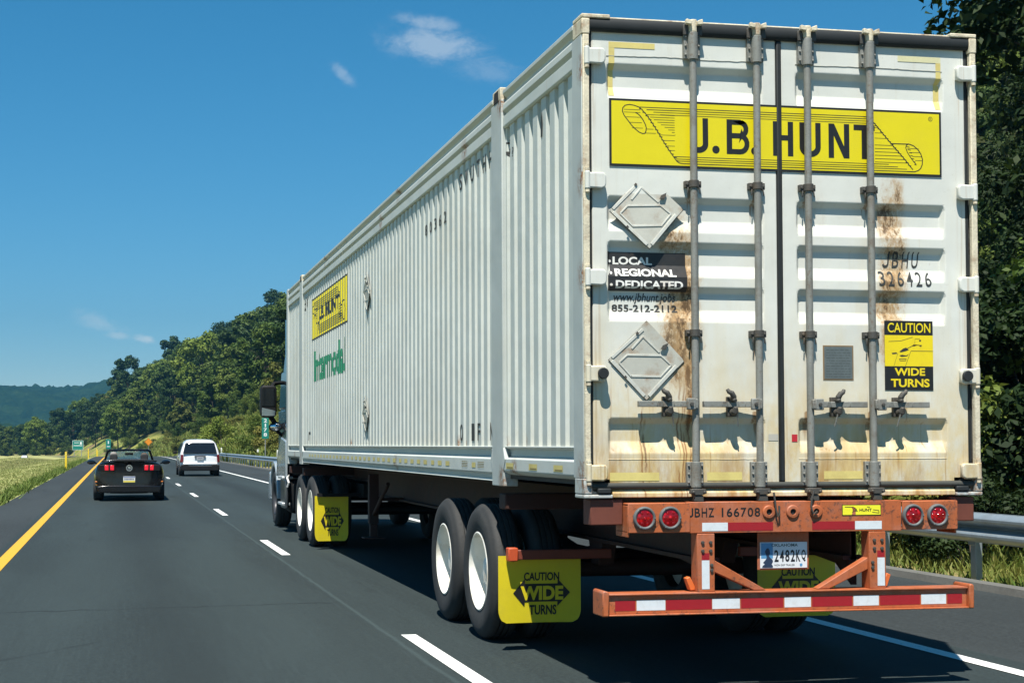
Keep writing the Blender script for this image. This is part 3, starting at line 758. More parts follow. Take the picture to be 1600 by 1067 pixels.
# left roll of the scroll: outer loop, inner curl, shading
ln([(.086, .118), (.072, .095), (.058, .085), (.046, .10), (.039, .14), (.038, .19), (.043, .25), (.052, .31), (.064, .39), (.076, .45), (.086, .49), (.096, .51), (.103, .505), (.106, .47), (.107, .42), (.104, .37), (.098, .31), (.090, .25), (.083, .22), (.076, .20)], .0058)
ln([(.086, .118), (.094, .15), (.103, .20), (.114, .27), (.126, .36), (.140, .47), (.155, .60), (.170, .72), (.185, .83), (.196, .905), (.204, .93), (.216, .936), (.78, .936), (.893, .936)], .0055)
for vv in (.16, .20, .27, .35, .43): ln([(.042+max(0, vv-.2)*.10, vv), (.090+max(0, vv-.2)*.03, vv)], .003)
for i, vv in enumerate((.118, .152, .186, .22)): ln([(.088+.02*i, vv), (.758+.012*i, vv)], .0046 if i < 2 else .0038)
for i in range(9): ln([(.108+.0105*i, .225+.036*i), (.190, .225+.036*i)], .0034)
for vv in (.52, .60, .68, .745): ln([(.143+(vv-.5)*.135, vv), (.190, vv)], .003)
ln([(.103, .50), (.135, .50)], .003); ln([(.107, .44), (.128, .44)], .003)
for i, vv in enumerate((.835, .87, .90)): ln([(.188+.006*i, vv), (.835+.028*i, vv)], .0042)
# right roll
ln([(.758, .118), (.770, .125), (.782, .16), (.800, .26), (.820, .38), (.840, .50), (.848, .545), (.862, .62), (.876, .70), (.890, .78), (.902, .86), (.910, .905)], .0058)
ln([(.842, .515), (.880, .515), (.898, .512), (.912, .535), (.926, .59), (.935, .66), (.940, .74), (.939, .82), (.934, .88), (.926, .915), (.915, .935), (.893, .936)], .0062)
ln([(.898, .512), (.890, .53), (.888, .57), (.893, .64), (.902, .71), (.911, .77), (.920, .82)], .005)
for i, vv in enumerate((.58, .64, .70, .76)): ln([(.893+.008*i, vv), (.928+.004*i, vv)], .003)
for i in range(6): ln([(.792, .545+.052*i), (.848+.0095*i, .545+.052*i)], .0034)
for vv in (.28, .36, .44): ln([(.792, vv), (.800+(vv-.26)*.17, vv)], .003)
for k in range(16):
    a = .14+.8*k/16; u0 = .094+.118*((a-.15)/.78)**1 if False else np.interp(a, [.12, .27, .47, .72, .93], [.087, .114, .140, .170, .204]); ln([(u0-.004, a), (u0+.006, a+.012)], .0045)
    a2 = .17+.72*k/16; u1 = np.interp(a2, [.16, .38, .62, .9], [.782, .820, .862, .910]); ln([(u1-.006, a2-.01), (u1+.004, a2+.004)], .0045)
for k in range(7): ln([(.890+.004*k, .55+.045*k), (.900+.0035*k, .56+.045*k)], .004)
art_l.strip([(U(.966)+.013*math.cos(a), V(.115)+.013*math.sin(a)) for a in np.linspace(0, 6.283, 17)[:-1]], .003, True)
art_l = merge(art_l, text_in('R', U(.966)-.0055, V(.115)-.0075, U(.966)+.0055, V(.115)+.0075, .0))
art(art_l.mapped(lambda x_, z_, w_: (x_, .0219-w_*.1, z_)), 'scroll_drawing', BSTK, bn)
lt = MB(); sw = .0355; T0, T1 = .245, .765
vt, vb = V(T0), V(T1); hh = vt-vb
def LS(pts, w=sw): lt.strip(pts, w)
def arcp(cx, cz, rx, rz, a0, a1, n=12): return [(cx+rx*math.cos(R(a)), cz+rz*math.sin(R(a))) for a in np.linspace(a0, a1, n)]
x0, x1 = U(.2275), U(.288)
LS([(x1-sw/2, vt)]+arcp((x0+x1)/2+.005, vb+.055, (x1-x0)/2-sw/2-.004, .055-sw/2, 0, -165, 14))
for uc in (.311, .4265): lt.poly([(U(uc)+.024*math.cos(a), vb+.024+.024*math.sin(a)) for a in np.linspace(0, 6.283, 17)[:-1]])
x0, x1 = U(.343), U(.411)
LS([(x0+sw/2, vt), (x0+sw/2, vb)])
zm = vb+hh*.535
LS([(x0+sw, vt-sw*.45), (x1-.060, vt-sw*.45)]+arcp(x1-.062, (vt-sw*.45+zm)/2, .040, (vt-sw*.45-zm)/2, 90, -90, 10)+[(x0+sw, zm)], sw*.88)
LS([(x0+sw, zm-.0005), (x1-.060, zm)]+arcp(x1-.060, (zm+vb+sw*.45)/2, .044, (zm-vb-sw*.45)/2, 90, -90, 10)+[(x0+sw, vb+sw*.45)], sw*.88)
x0, x1 = U(.4815), U(.5425)
LS([(x0+sw/2, vt), (x0+sw/2, vb)]); LS([(x1-sw/2, vt), (x1-sw/2, vb)]); LS([(x0+sw, vb+hh*.53), (x1-sw, vb+hh*.53)], sw*.9)
x0, x1 = U(.5615), U(.626)
LS([(x0+sw/2, vt)]+arcp((x0+x1)/2, vb+.062, (x1-x0)/2-sw/2, .062-sw/2, 180, 360, 16)+[(x1-sw/2, vt)])
x0, x1 = U(.650), U(.7135)
LS([(x0+sw/2, vt), (x0+sw/2, vb)]); LS([(x1-sw/2, vt), (x1-sw/2, vb)])
lt.poly([(x0+.001, vt), (x0+sw*1.05, vt), (x1-.001, vb), (x1-sw*1.05, vb)])
x0, x1 = U(.727), U(.792)
LS([(x0, vt-sw*.48), (x1, vt-sw*.48)], sw*.96); LS([((x0+x1)/2, vt-sw*.96), ((x0+x1)/2, vb)])
art(lt.mapped(lambda x_, z_, w_: (x_, .0212-w_, z_)), 'lettering', BSTK, bn)

# old tape marks
for (x0, z0, x1, z1, d, mt) in ((.178, 3.880, .470, 3.915, DL, TAPEF), (.178, 3.590, .214, 3.8795, DL, TAPEF), (2.070, 3.882, 2.362, 3.918, DR, TAPEP), (2.328, 3.590, 2.362, 3.8815, DR, TAPEF),
                                 (.170, 1.272, .480, 1.322, DL, TAPEF), (.785, 1.272, 1.010, 1.322, DL, TAPEF), (1.545, 1.275, 1.800, 1.325, DR, TAPEF)):
    art(on_door(MB().rect(x0, z0, x1, z1), .0022), 'reflective_tape', mt, d)
art(flat_door(MB().rect(1.335, 1.505, 1.372, 1.550), .0022), 'tape_scrap', paint('red_tape', (.45, .02, .03), .5), DR)
art(flat_door(MB().rect(1.182, 1.512, 1.246, 1.552), .0022), 'tape_scrap', paint('grey_tape', (.42, .40, .34), .6), DL)
# services sticker
art(on_door(MB().rect(.166, 2.412, .668, 2.649), .0022), 'sticker', paint('black_film', (.020, .020, .020), .5, var=.3, scale=4, dirt=((.13, .075, .035), .75)), DL)
WLET = paint('white_vinyl', (.74, .73, .68), .5, var=.15, scale=6, dirt=((.48, .28, .12), .45))
for s_, x0, x1, zc in (('LOCAL', .206, .455, 2.597), ('REGIONAL', .211, .600, 2.524), ('DEDICATED', .214, .640, 2.451)):
    art(on_door(merge(text_in(s_, x0, zc-.024, x1, zc+.024, .035), MB().poly([(.186+.009*math.cos(a), zc-.004+.009*math.sin(a)) for a in np.linspace(0, 6.28, 11)[:-1]])), .0036), 'lettering', WLET, DL)
BLET = paint('black_vinyl_worn', (.030, .028, .025), .5, var=.2, dirt=((.24, .14, .06), .45))
def italic(mb, k, z0): return mb.mapped(lambda x_, z_, w_: (x_+(z_-z0)*k, z_, w_))
art(on_door(italic(text_in('www.jbhunt.jobs', .205, 2.338, .600, 2.402, .015), .2, 2.36), .0024), 'lettering', BLET, DL)
art(on_door(text_in('855-212-2112', .198, 2.288, .612, 2.332, .025), .0024), 'lettering', BLET, DL)
# container number
def glyph(ch, bold):
    if ch != 'J': return text_mb(ch, bold)
    return MB().strip([(.52, 1), (.52, .30)]+[(.28+.24*math.cos(a), .28-.20*math.sin(a)) for a in np.linspace(.2, 2.9, 10)], .13+bold*3)
def spaced(txt, x0, x1, z0, z1, bold=.0, wd=.78):
    n = len(txt); p = (x1-x0)/(n-1+wd); out = MB()
    for i, ch in enumerate(txt):
        if ch != ' ': out = merge(out, fit(glyph(ch, bold), x0+p*i+(p*wd*.35 if ch == '1' else 0), z0, x0+p*i+p*wd*(.65 if ch == '1' else 1), z1))
    return out
art(on_door(italic(spaced('JBHU', 1.965, 2.205, 2.590, 2.690, .004, .66), .10, 2.6), .0024), 'lettering', BLKP, DR)
art(on_door(italic(spaced('326426', 1.928, 2.282, 2.472, 2.566, .004, .66), .03, 2.5), .0024), 'lettering', BLKP, DR)
# data plate
pl = MB().box(1.546, 1.748, .0275, .0295, 1.884, 2.098).build('data_plate', paint('rusted_plate_rim', (.20, .13, .06), .7, var=.3), DR)
MB().box(1.554, 1.740, .0262, .0272, 1.892, 2.090).build('plate_face', paint('weathered_plate', (.115, .14, .14), .55, var=.3, scale=25, metal=.2), pl)
pt = MB(); rr = random.Random(5)
for i in range(11):
    zz = 2.07-.0165*i; xx = 1.566
    while xx < 1.715:
        w_ = rr.uniform(.008, .03); pt.rect(xx, zz-.0022, min(xx+w_, 1.728), zz+.0012); xx += w_+.006
art(pt.mapped(lambda x_, z_, w_: (x_, .0256, z_)), 'plate_print', paint('plate_print', (.055, .065, .065), .6), pl)
# caution sticker
CA0, CA1, CZ0, CZ1 = 1.957, 2.284, 1.824, 2.256
cs = MB().box(CA0, CA1, .0265, .0285, CZ0, CZ1).build('caution_sticker', BSTK, DR, smooth=0); tag(cs, 'yellow and black warning sticker about wide turns')
q = lambda u, v: (CA0+u*(CA1-CA0), CZ1-v*(CZ1-CZ0))
STY = paint('rust_stained_yellow', (.74, .58, .01), .45, var=.06, scale=5, dirt=((.45, .25, .03), .5))
def Q(mb, y_): return mb.mapped(lambda u, v, w_: (CA0+u*(CA1-CA0), y_, CZ1-v*(CZ1-CZ0)))
art(Q(MB().rect(.0, .208, 1.0, .655), .0258), 'sticker_field', STY, cs)
art(Q(merge(text_in('CAUTION', .065, .17, .95, .03, .012)), .0256), 'lettering', STY, cs)
art(Q(merge(text_in('WIDE', .20, .79, .83, .68, .03), text_in('TURNS', .12, .955, .92, .835, .03)), .0256), 'lettering', STY, cs)
pic = MB()
pic.strip([(.08, .30), (.33, .29), (.58, .235)], .006); pic.strip([(.42, .66), (.54, .435), (1.0, .435)], .007); pic.strip([(.18, .66), (.27, .47)], .005)
pic.poly([(.30, .445), (.38, .40), (.44, .385), (.50, .42), (.42, .44), (.33, .455)]); pic.poly([(.14, .465), (.24, .455), (.26, .475), (.16, .485)])
pic.poly([(.30, .50), (.36, .49), (.44, .50), (.50, .475), (.46, .51), (.34, .52)]); pic.strip([(.30, .55), (.44, .55), (.43, .575), (.31, .575)], .008, True)
pic.strip([(.46, .40), (.56, .365), (.60, .345), (.72, .35)], .009); pic.poly([(.56, .365), (.60, .34), (.68, .345), (.62, .365)]); pic.poly([(.70, .35), (.77, .345), (.75, .375)])
pic.strip([(.62, .33), (.63, .26), (.73, .26)], .005); pic.poly([(.71, .275), (.755, .27), (.75, .295), (.715, .295)])
art(Q(pic, .0252), 'turning_truck_drawing', BLET, cs)
# placard holders: diamonds of bare aluminium with folded slides
def placard(parent, C, r, tilt, lean, axis, name='placard_holder', flip=1):
    """axis 'y': on the rear doors; 'x': on the side sheet"""
    def M(u, v, w):
        a = R(tilt); uu = u*math.cos(a)-v*math.sin(a); vv = u*math.sin(a)+v*math.cos(a); w2 = w+lean*vv
        return (C[0]+uu, C[1]-w2, C[2]+vv) if axis == 'y' else (C[0]-w2, C[1]-uu*flip, C[2]+vv)
    base = MB(); s2 = r/math.sqrt(2)
    def dia(mb, poly, w0, w1):
        n = len(poly); mb.add([M(u, v, w0) for u, v in poly]+[M(u, v, w1) for u, v in poly], [tuple(range(n)), tuple(range(2*n-1, n-1, -1))]+[(i, (i+1) % n, n+(i+1) % n, n+i) for i in range(n)])
    e = .04*r
    dia(base, [(0, r), (-e*2, r-e*1.2), (-r+e, e*2), (-r, 0), (-r+e, -e), (-e, -r+e), (0, -r), (e, -r+e), (r-e, -e), (r, 0), (r-e, e*2), (e*2, r-e*1.2)], .0015, .0042)
    o = base.build(name, PLAC, parent, smooth=0)
    bk = MB(); q_ = r*1.028; dia(bk, [(0, q_), (-q_, 0), (0, -q_), (q_, 0)], .0003, .0012); bk.build('placard_dark_outline', DKST, o, smooth=0)  # dark outline added for the gap shadow and the dirt along the edges
    tr = MB()
    def bar(p0, p1, w, h0=.0045, h1=.0085):
        d = (Vector(p1)-Vector(p0)).normalized(); nn = Vector((-d.y, d.x))*w/2; p0, p1 = Vector(p0), Vector(p1)
        dia(tr, [tuple(p0-nn), tuple(p1-nn), tuple(p1+nn), tuple(p0+nn)], h0, h1)
    w = .055*r
    bar((-r*.93, -r*.02), (-r*.06, -r*.90), w*1.6); bar((r*.06, -r*.90), (r*.80, -r*.12), w*1.6); bar((-r*.93, .06*r), (-r*.10, r*.80), w*1.4)
    bar((-.10*r, .62*r), (-.40*r, .30*r), w*.8); bar((-.10*r, .62*r), (.34*r, .22*r), w*.8); bar((-.52*r, .14*r), (.38*r, .14*r), w*.9)
    bar((.38*r, .14*r), (.66*r, -.10*r), w*.7); bar((-.52*r, .14*r), (-.74*r, -.06*r), w*.7)
    bar((-.42*r, -.40*r), (.36*r, -.40*r), w*.9); bar((-.74*r, -.06*r), (-.40*r, -.42*r), w*.7); bar((.66*r, -.10*r), (.36*r, -.42*r), w*.7)
    tr.build('placard_slide', paint('bright_aluminium', (.54, .54, .48), .45, metal=.1, var=.14, scale=12, dirt=((.26, .16, .08), .5)), o, bevel=.001)
    cl_ = MB(); dia(cl_, [(.36*r, .30*r), (.42*r, .40*r), (.56*r, .46*r), (.50*r, .30*r)], .012, .022); dia(cl_, [(-.30*r, .70*r), (-.26*r, .74*r), (-.22*r, .70*r), (-.26*r, .66*r)], .009, .016)
    dia(cl_, [(-.62*r, -.42*r), (-.58*r, -.38*r), (-.54*r, -.44*r), (-.58*r, -.48*r)], .016, .020)
    cl_.build('clip', DKST, o)
    return o
placard(DL, (.410, YD-.004, 2.897), .230, 2.5, -.08, 'y')
placard(DL, (.403, YD-.004, 1.992), .235, -.5, .0, 'y')
placard(BOX, (.010, 7.95, 3.205), .225, 0, .02, 'x'); placard(BOX, (.010, 8.05, 1.828), .205, 0, .02, 'x')

# ------------------------------------------------------------- artwork on the corrugated side (follows every fold)
def on_side(mb, off=.0032, bay=1):
    """art drawn with u = distance from the rear, v = height"""
    y0 = BAYS[bay][0]+.055
    mb = slice_mb(mb, 0, cor_breaks(y0, BAYS[bay][0], BAYS[bay][1]))
    return mb.mapped(lambda u, v, w: (SX+cor_x(u, y0)-off, u, v))
L0, L1, LZ0, LZ1 = 9.51, 13.03, 3.0, 3.60
lb = art(on_side(MB().rect(L0, LZ0, L1, LZ1)), 'side_banner', YSTK, BOX, 'yellow banner with black lettering folded over the side corrugations')
SU = lambda u: L1-u*(L1-L0)                                          # reads left to right from the front end
SV = lambda v: LZ1-v*(LZ1-LZ0)
sa = MB()
for v0 in (.0, .965): sa.rect(SU(1), SV(v0+.035), SU(0), SV(v0))
def sl(pts, w=.012): sa.strip([(SU(u), SV(v)) for u, v in pts], w)
for i in range(5): sl([(.08+.02*i, .13+.05*i), (.74+.01*i, .13+.05*i)], .011); sl([(.20+.008*i, .72+.045*i), (.84+.01*i, .72+.045*i)], .011)
sl([(.08, .13), (.04, .2), (.05, .35), (.09, .5), (.11, .42), (.08, .25)], .016); sl([(.08, .13), (.14, .45), (.20, .90)], .016)
sl([(.76, .13), (.82, .4), (.90, .9)], .016); sl([(.85, .52), (.91, .5), (.95, .7), (.93, .9), (.90, .9)], .018)
for i in range(7): sl([(.11+.012*i, .30+.055*i), (.19, .30+.055*i)], .010); sl([(.79, .52+.055*i), (.845+.008*i, .52+.055*i)], .010)
art(on_side(sa, .0048), 'scroll_drawing', BSTK, lb)
def back(mb): return mb                                              # u grows towards the front, text is drawn mirrored in u
def side_text(txt, u0, u1, v0, v1, bold, bay=1):
    """u0 > u1: left edge is nearer the front"""
    t_ = text_in(txt, 0, v0, 1, v1, bold); return t_.mapped(lambda a, v, w: (u0+(u1-u0)*a, v, w))
art(on_side(side_text('J.B. HUNT', SU(.215), SU(.80), SV(.70), SV(.30), .05), .0048), 'lettering', BSTK, lb)
art(on_side(side_text('Intermodal', 12.74, 9.72, 2.39, 2.83, .045), .0034), 'lettering', GRNP, BOX)
def per_flat(txt, y_start, v0, v1, bay, wdt=.10):
    out = MB(); y0 = BAYS[bay][0]+.055; k = round((y_start-y0)/PITCH)
    for i, ch in enumerate(txt):
        if ch == ' ': continue
        a = y0+(k-i)*PITCH; out = merge(out, text_in(ch, 0, v0, 1, v1, .01).mapped(lambda s_, v, w: (a+.118-wdt*s_, v, w)))
    return out
art(on_side(per_flat('SWUTHH', 3.30, 3.57, 3.705, 1), .0034), 'lettering', BLKP, BOX)
art(on_side(per_flat('80362', 4.62, 3.39, 3.49, 1), .0034), 'lettering', BLKP, BOX)
art(on_side(per_flat('O IF NY', 3.30, 1.52, 1.655, 1), .0034), 'lettering', BLKP, BOX)
art(on_side(merge(side_text('V', 1.87, 1.745, 3.50, 3.60, .02, 0), side_text('-', 1.86, 1.76, 3.655, 3.668, .02, 0), side_text('?', 1.70, 1.66, 3.53, 3.60, .0, 0)), .0034, 0), 'lettering', BLKP, BOX)
art(on_side(merge(side_text('W', 13.62, 13.45, 3.52, 3.70, .02), side_text('SX', 13.85, 13.66, 3.50, 3.66, .02), side_text('r', 13.35, 13.22, 1.55, 1.68, .02)), .0034), 'lettering', BLKP, BOX)
art(on_side(MB().poly([(.93, 3.52), (.97, 3.52), (.97, 3.60), (.94, 3.70), (.92, 3.62)]), .0034, 0), 'scuff', BLKP, BOX)
# reflective squares along the bottom rail
sq = []
for k in range(34):
    y_ = 2.75+.31*k
    if 1 <= k <= 2: continue
    sq.append((y_, 1.312, y_+.15*(1 if k % 5 else .8), 1.352))
for y_ in (1.62, 1.02, .44): sq.append((y_, 1.318, y_+.20, 1.360))
for q_ in sq: art(MB().rect(*q_).mapped(lambda u, v, w: (.0025, u, v)), 'reflective_square', TAPEF, BOX)
lb2 = MB()
for y_ in (2.48, 3.02): 
    for i in range(4): lb2.rect(y_, 1.315+.013*i, y_+.20, 1.320+.013*i)
for y_ in (.44, 1.02, 1.62): lb2.rect(y_+.01, 1.324, y_+.17, 1.332)
art(lb2.mapped(lambda u, v, w: (.0018, u, v)), 'small_print', paint('tape_print', (.22, .17, .06), .7), BOX)
# ---------------------------------------------------------------- trailer chassis
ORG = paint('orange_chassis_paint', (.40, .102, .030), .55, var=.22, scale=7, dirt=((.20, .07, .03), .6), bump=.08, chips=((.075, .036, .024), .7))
ORGD = paint('shade_darkened_chassis_paint', (.040, .013, .008), .75, var=.3, scale=6, dirt=((.02, .016, .012), .8))  # chassis orange darkened so its colour carries the shade under the trailer
TYRE = paint('tyre_rubber', (.022, .023, .023), .78, var=.25, scale=5, dirt=((.055, .052, .045), .5), bump=.15)
RIMW = paint('white_wheel_paint', (.78, .76, .68), .42, var=.08, scale=5, dirt=((.42, .32, .18), .6))
HUBC = paint('grey_hub', (.30, .28, .24), .5, metal=.4, var=.2)
REDR = paint('red_reflective_tape', (.30, .012, .018), .35, var=.12, scale=30)
WHTR = paint('white_reflective_tape', (.62, .66, .68), .35, var=.08, scale=30, dirt=((.40, .38, .32), .3))
FLAPY = paint('yellow_flap_plastic', (.62, .51, .012), .5, var=.08, scale=4, dirt=((.42, .34, .06), .4))
CH = empty('trailer_chassis', (CW/2, 0, 0), 'orange steel container chassis with tandem dual wheels, yellow mud flaps and a striped rear bumper', 'trailer chassis')
# rear bolster
Z0, Z1 = .960, 1.146
bm_ = MB().box(.640, 2.010, -.055, -.045, Z0, Z1).box(.640, 2.010, -.045, .10, Z1-.010, Z1).box(.640, 2.010, -.045, .06, Z0, Z0+.010)
bol = bm_.build('rear_beam', ORG, CH, bevel=.003)
for a, b_ in ((.250, .637), (2.013, 2.382)):
    lp = MB().box(a, b_, -.066, -.052, Z0+.006, Z1-.004).box(a, b_, -.052, .14, Z0+.006, Z0+.018).box(a, b_, -.052, .14, Z1-.016, Z1-.004)
    xo = a if a < 1 else b_-.012
    lp.box(xo, xo+.012, -.0515, .16, Z0-.02, Z1-.018)
    lo = lp.build('lamp_box', ORG, CH, bevel=.004)
    for xc in ((.348, .508) if a < 1 else (2.078, 2.243)):
        zc = 1.053
        ring = MB().lathe([(.056, .0), (.070, .0), (.070, .010), (.064, .020), (.056, .020), (.050, .012)], (xc, -.0665, zc), 'y', 32, -1, close=True)
        for k in range(3): ring.lathe([(.001, 0), (.006, 0), (.005, .004), (.001, .005)], (xc+.062*math.cos(R(90+120*k+30)), -.0865, zc+.062*math.sin(R(90+120*k+30))), 'y', 8, -1)
        lamp = ring.build('tail_lamp', paint('lamp_grommet', (.10, .11, .11), .55, var=.2), CH, bevel=.002)
        m, t, b = new_mat('red_lens') if 'red_lens' not in bpy.data.materials else (bpy.data.materials['red_lens'], None, None)
        if b:
            vo = t.voro(t.obj(), 38).outputs['Distance']
            t.L(t.mix(t.step(vo, .1, .55), (.42, .004, .006), (.13, .001, .002)), b.inputs['Base Color']); b.inputs['Roughness'].default_value = .16
            b.inputs['Emission Color'].default_value = (1, .01, .02, 1); b.inputs['Emission Strength'].default_value = .04
        MB().lathe([(.001, .0), (.057, .0), (.057, .008), (.045, .014), (.001, .017)], (xc, -.0670, zc), 'y', 28, -1).build('lens', m, lamp)
        dots = MB()
        for k in range(7):
            rr_ = 0 if k == 0 else .034; dots.lathe([(.001, 0), (.012, 0), (.008, .004), (.001, .005)], (xc+rr_*math.cos(k*math.pi/3), -.0825+rr_*.12, zc+rr_*math.sin(k*math.pi/3)), 'y', 10, -1)
        dots.build('led_cluster', m, lamp)
# side stubs of the bolster carrying the twist locks
for a, b_ in ((.045, .246), (2.386, 2.546)):
    MB().box(a, b_, .02, .16, 1.01, 1.162).build('twist_lock_stub', paint('stub_red', (.13, .035, .02), .7, var=.3), CH, bevel=.006)
# three lifting rings, chains and numbers
for xc in (1.141, 1.295, 1.446):
    MB().lathe([(.018, 0), (.042, 0), (.042, .006), (.036, .011), (.018, .012)], (xc, -.0555, 1.082), 'y', 22, -1, close=True).build('ring_plate', ORG, CH, bevel=.002)
    MB().lathe([(.001, 0), (.017, 0), (.017, .002), (.001, .002)], (xc, -.0555, 1.082), 'y', 14, -1).build('ring_hole', paint('dark_hole', (.012, .012, .012), .9), CH)
for x0, pts in ((1.168, [(1.165, 1.20), (1.172, 1.15), (1.178, 1.10), (1.190, 1.055), (1.200, 1.06), (1.198, 1.12)]), (1.40, [(1.425, 1.21), (1.41, 1.16), (1.405, 1.11), (1.42, 1.07), (1.445, 1.085)])):
    MB().tube([(a, -.078, z_) for a, z_ in pts], .006, 6).build('chain', DKST, CH)
art(merge(spaced('JBHZ', .625, .792, 1.056, 1.110, .014, .80), spaced('166708', .828, 1.086, 1.056, 1.110, .014, .80)).mapped(lambda x_, z_, w_: (x_, -.0562, z_)), 'lettering', BSTK, bol)
for x0, x1, mt in ((.716, .878, WHTR), (.880, 1.168, REDR), (1.421, 1.700, REDR), (1.702, 1.878, WHTR)):
    MB().box(x0, x1, -.0568, -.0556, .972, 1.022).build('reflective_tape', mt, bol, smooth=0)
ms = MB().box(1.617, 1.874, -.0572, -.0556, 1.056, 1.122).build('sticker', BSTK, bol, smooth=0)
MB().box(1.621, 1.870, -.0580, -.0574, 1.060, 1.118).build('sticker_field', paint('small_yellow_vinyl', (.78, .72, .03), .4), ms, smooth=0)
art(merge(text_in('J.B. HUNT', 1.682, 1.074, 1.812, 1.098, .03), MB().strip([(1.635, 1.108), (1.69, 1.106), (1.705, 1.10)], .004), MB().strip([(1.78, 1.108), (1.80, 1.106)], .004), MB().strip([(1.815, 1.075), (1.86, 1.07), (1.858, 1.085), (1.82, 1.09)], .004)).mapped(lambda x_, z_, w_: (x_, -.0585, z_)), 'lettering', BSTK, ms)
art(MB().poly([(1.680, 1.06), (1.706, 1.06), (1.706, 1.095), (1.69, 1.11), (1.676, 1.108), (1.69, 1.09)]).mapped(lambda x_, z_, w_: (x_, -.0582, z_)), 'torn_patch', ORG, ms)
# uprights and braces of the bumper
for xc, sg in ((.737, 1), (1.845, -1)):
    up = MB().box(xc-.054, xc+.054, -.062, -.050, .612, .957).box(xc-.054, xc-.044, -.050, .04, .612, .957).box(xc+.044, xc+.054, -.050, .04, .612, .957)
    uo = up.build('bumper_upright', ORG, CH, bevel=.003)
    bl = MB()
    for qx in (-.022, .028):
        for qz in (.905, .855): bolt(bl, xc+qx, qz, -.0622, .011)
    for qz in (.770, .740): bolt(bl, xc+(.034 if sg > 0 else -.034), qz, -.0622, .011)
    bl.build('bolts', DKST, uo)
    tx = xc-.004 if sg > 0 else xc+.022
    MB().box(tx-.024, tx+.024, -.0635, -.0622, .800, .842).build('reflective_tape', REDR, uo, smooth=0)
    MB().box(tx-.024, tx+.024, -.0635, -.0622, .628, .799).build('reflective_tape', WHTR, uo, smooth=0)
    x0 = xc+sg*.055
    MB().prism([(x0, .800), (x0, .728), (x0+sg*.255, .614), (x0+sg*.335, .614)], 'y', -.045, .02).build('brace', ORG, CH, bevel=.004)
    MB().prism([(xc-sg*.054, .618), (xc-sg*.054, .64), (xc-sg*.085, .70), (xc-sg*.110, .69), (xc-sg*.085, .618)], 'y', -.02, .03).build('tie_hook', paint('fresh_orange', (.62, .14, .03), .45), CH, bevel=.004)
# bumper channel
bp = MB().box(.125, 2.440, -.058, -.048, .490, .600).box(.125, 2.440, -.075, .06, .600, .611).box(.125, 2.440, -.082, .06, .480, .490)
bpo = bp.build('rear_bumper', ORG, CH, bevel=.003)
for a, b_ in ((.082, .124), (2.441, 2.476)):
    MB().prism([(a, .478), (b_, .478), (b_, .618), (b_-.008, .626), (a+.012, .632), (a, .622)], 'y', -.086, .10).build('bumper_end', ORG, bpo, bevel=.008)
xs_ = [.135, .232, .398, .675, .830, 1.108, 1.262, 1.540, 1.692, 1.965, 2.118, 2.395, 2.432][0:1]
segs = [(.165, .252, 1), (.254, .398, 0), (.400, .628, 1), (.630, .776, 0), (.778, 1.000, 1), (1.002, 1.148, 0), (1.150, 1.372, 1)]
pe = [(955, 985), (987, 1030), (1031, 1100), (1101, 1143), (1145, 1210), (1212, 1253), (1255, 1318), (1320, 1360), (1362, 1426), (1428, 1468), (1470, 1494)]
for i, (a, b_) in enumerate(pe):
    f = lambda px: .085+(px-935)*(2.470-.085)/(1509-935)
    MB().box(f(a), f(b_), -.0592, -.0582, .509, .570).build('reflective_tape', REDR if i % 2 == 0 else WHTR, bpo, smooth=0)
# licence plate on its bracket
pb = MB().box(1.100, 1.435, .018, .026, .728, .958).build('plate_bracket', ORG, CH, bevel=.004)
lp = MB().box(1.113, 1.420, .0105, .0145, .738, .896).build('licence_plate', paint('plate_white', (.66, .68, .70), .4, var=.08, scale=9), CH, bevel=.004, seg=2)
LPX = lambda u: 1.113+.307*u
LPZ = lambda v: .896-.158*v
def LP(mb, y_): return mb.mapped(lambda u, v, w: (LPX(u), y_, LPZ(v)))
PBL = paint('plate_blue', (.02, .035, .075), .4); PDK = paint('plate_black', (.015, .014, .018), .4)
art(LP(MB().rect(.02, .03, .27, .62), .0098), 'plate_sky', paint('plate_pale_blue', (.09, .26, .46), .4), lp)
art(LP(MB().poly([(.10, .70), (.14, .60), (.12, .45), (.10, .36), (.13, .25), (.17, .22), (.20, .30), (.21, .42), (.19, .52), (.21, .60), (.26, .66), (.27, .74), (.24, .84), (.27, .92), (.26, .97), (.04, .97), (.05, .90), (.10, .84), (.06, .78)]), .0094), 'statue_drawing', PBL, lp)
art(LP(text_in('OKLAHOMA', .24, .175, .80, .055, .02), .0096), 'lettering', paint('plate_green', (.06, .10, .10), .4), lp)
art(LP(spaced('2482KQ', .30, .965, .755, .30, .022, .78), .0096), 'lettering', PDK, lp)
art(LP(text_in('NON EXP TRAILER', .30, .915, .73, .845, .005), .0096), 'lettering', PDK, lp)
art(LP(MB().poly([(.865+.03*math.cos(a), .88+.06*math.sin(a)) for a in np.linspace(0, 6.28, 13)[:-1]]), .0096), 'plate_seal', paint('plate_pale_blue', (.09, .26, .46), .4), lp)
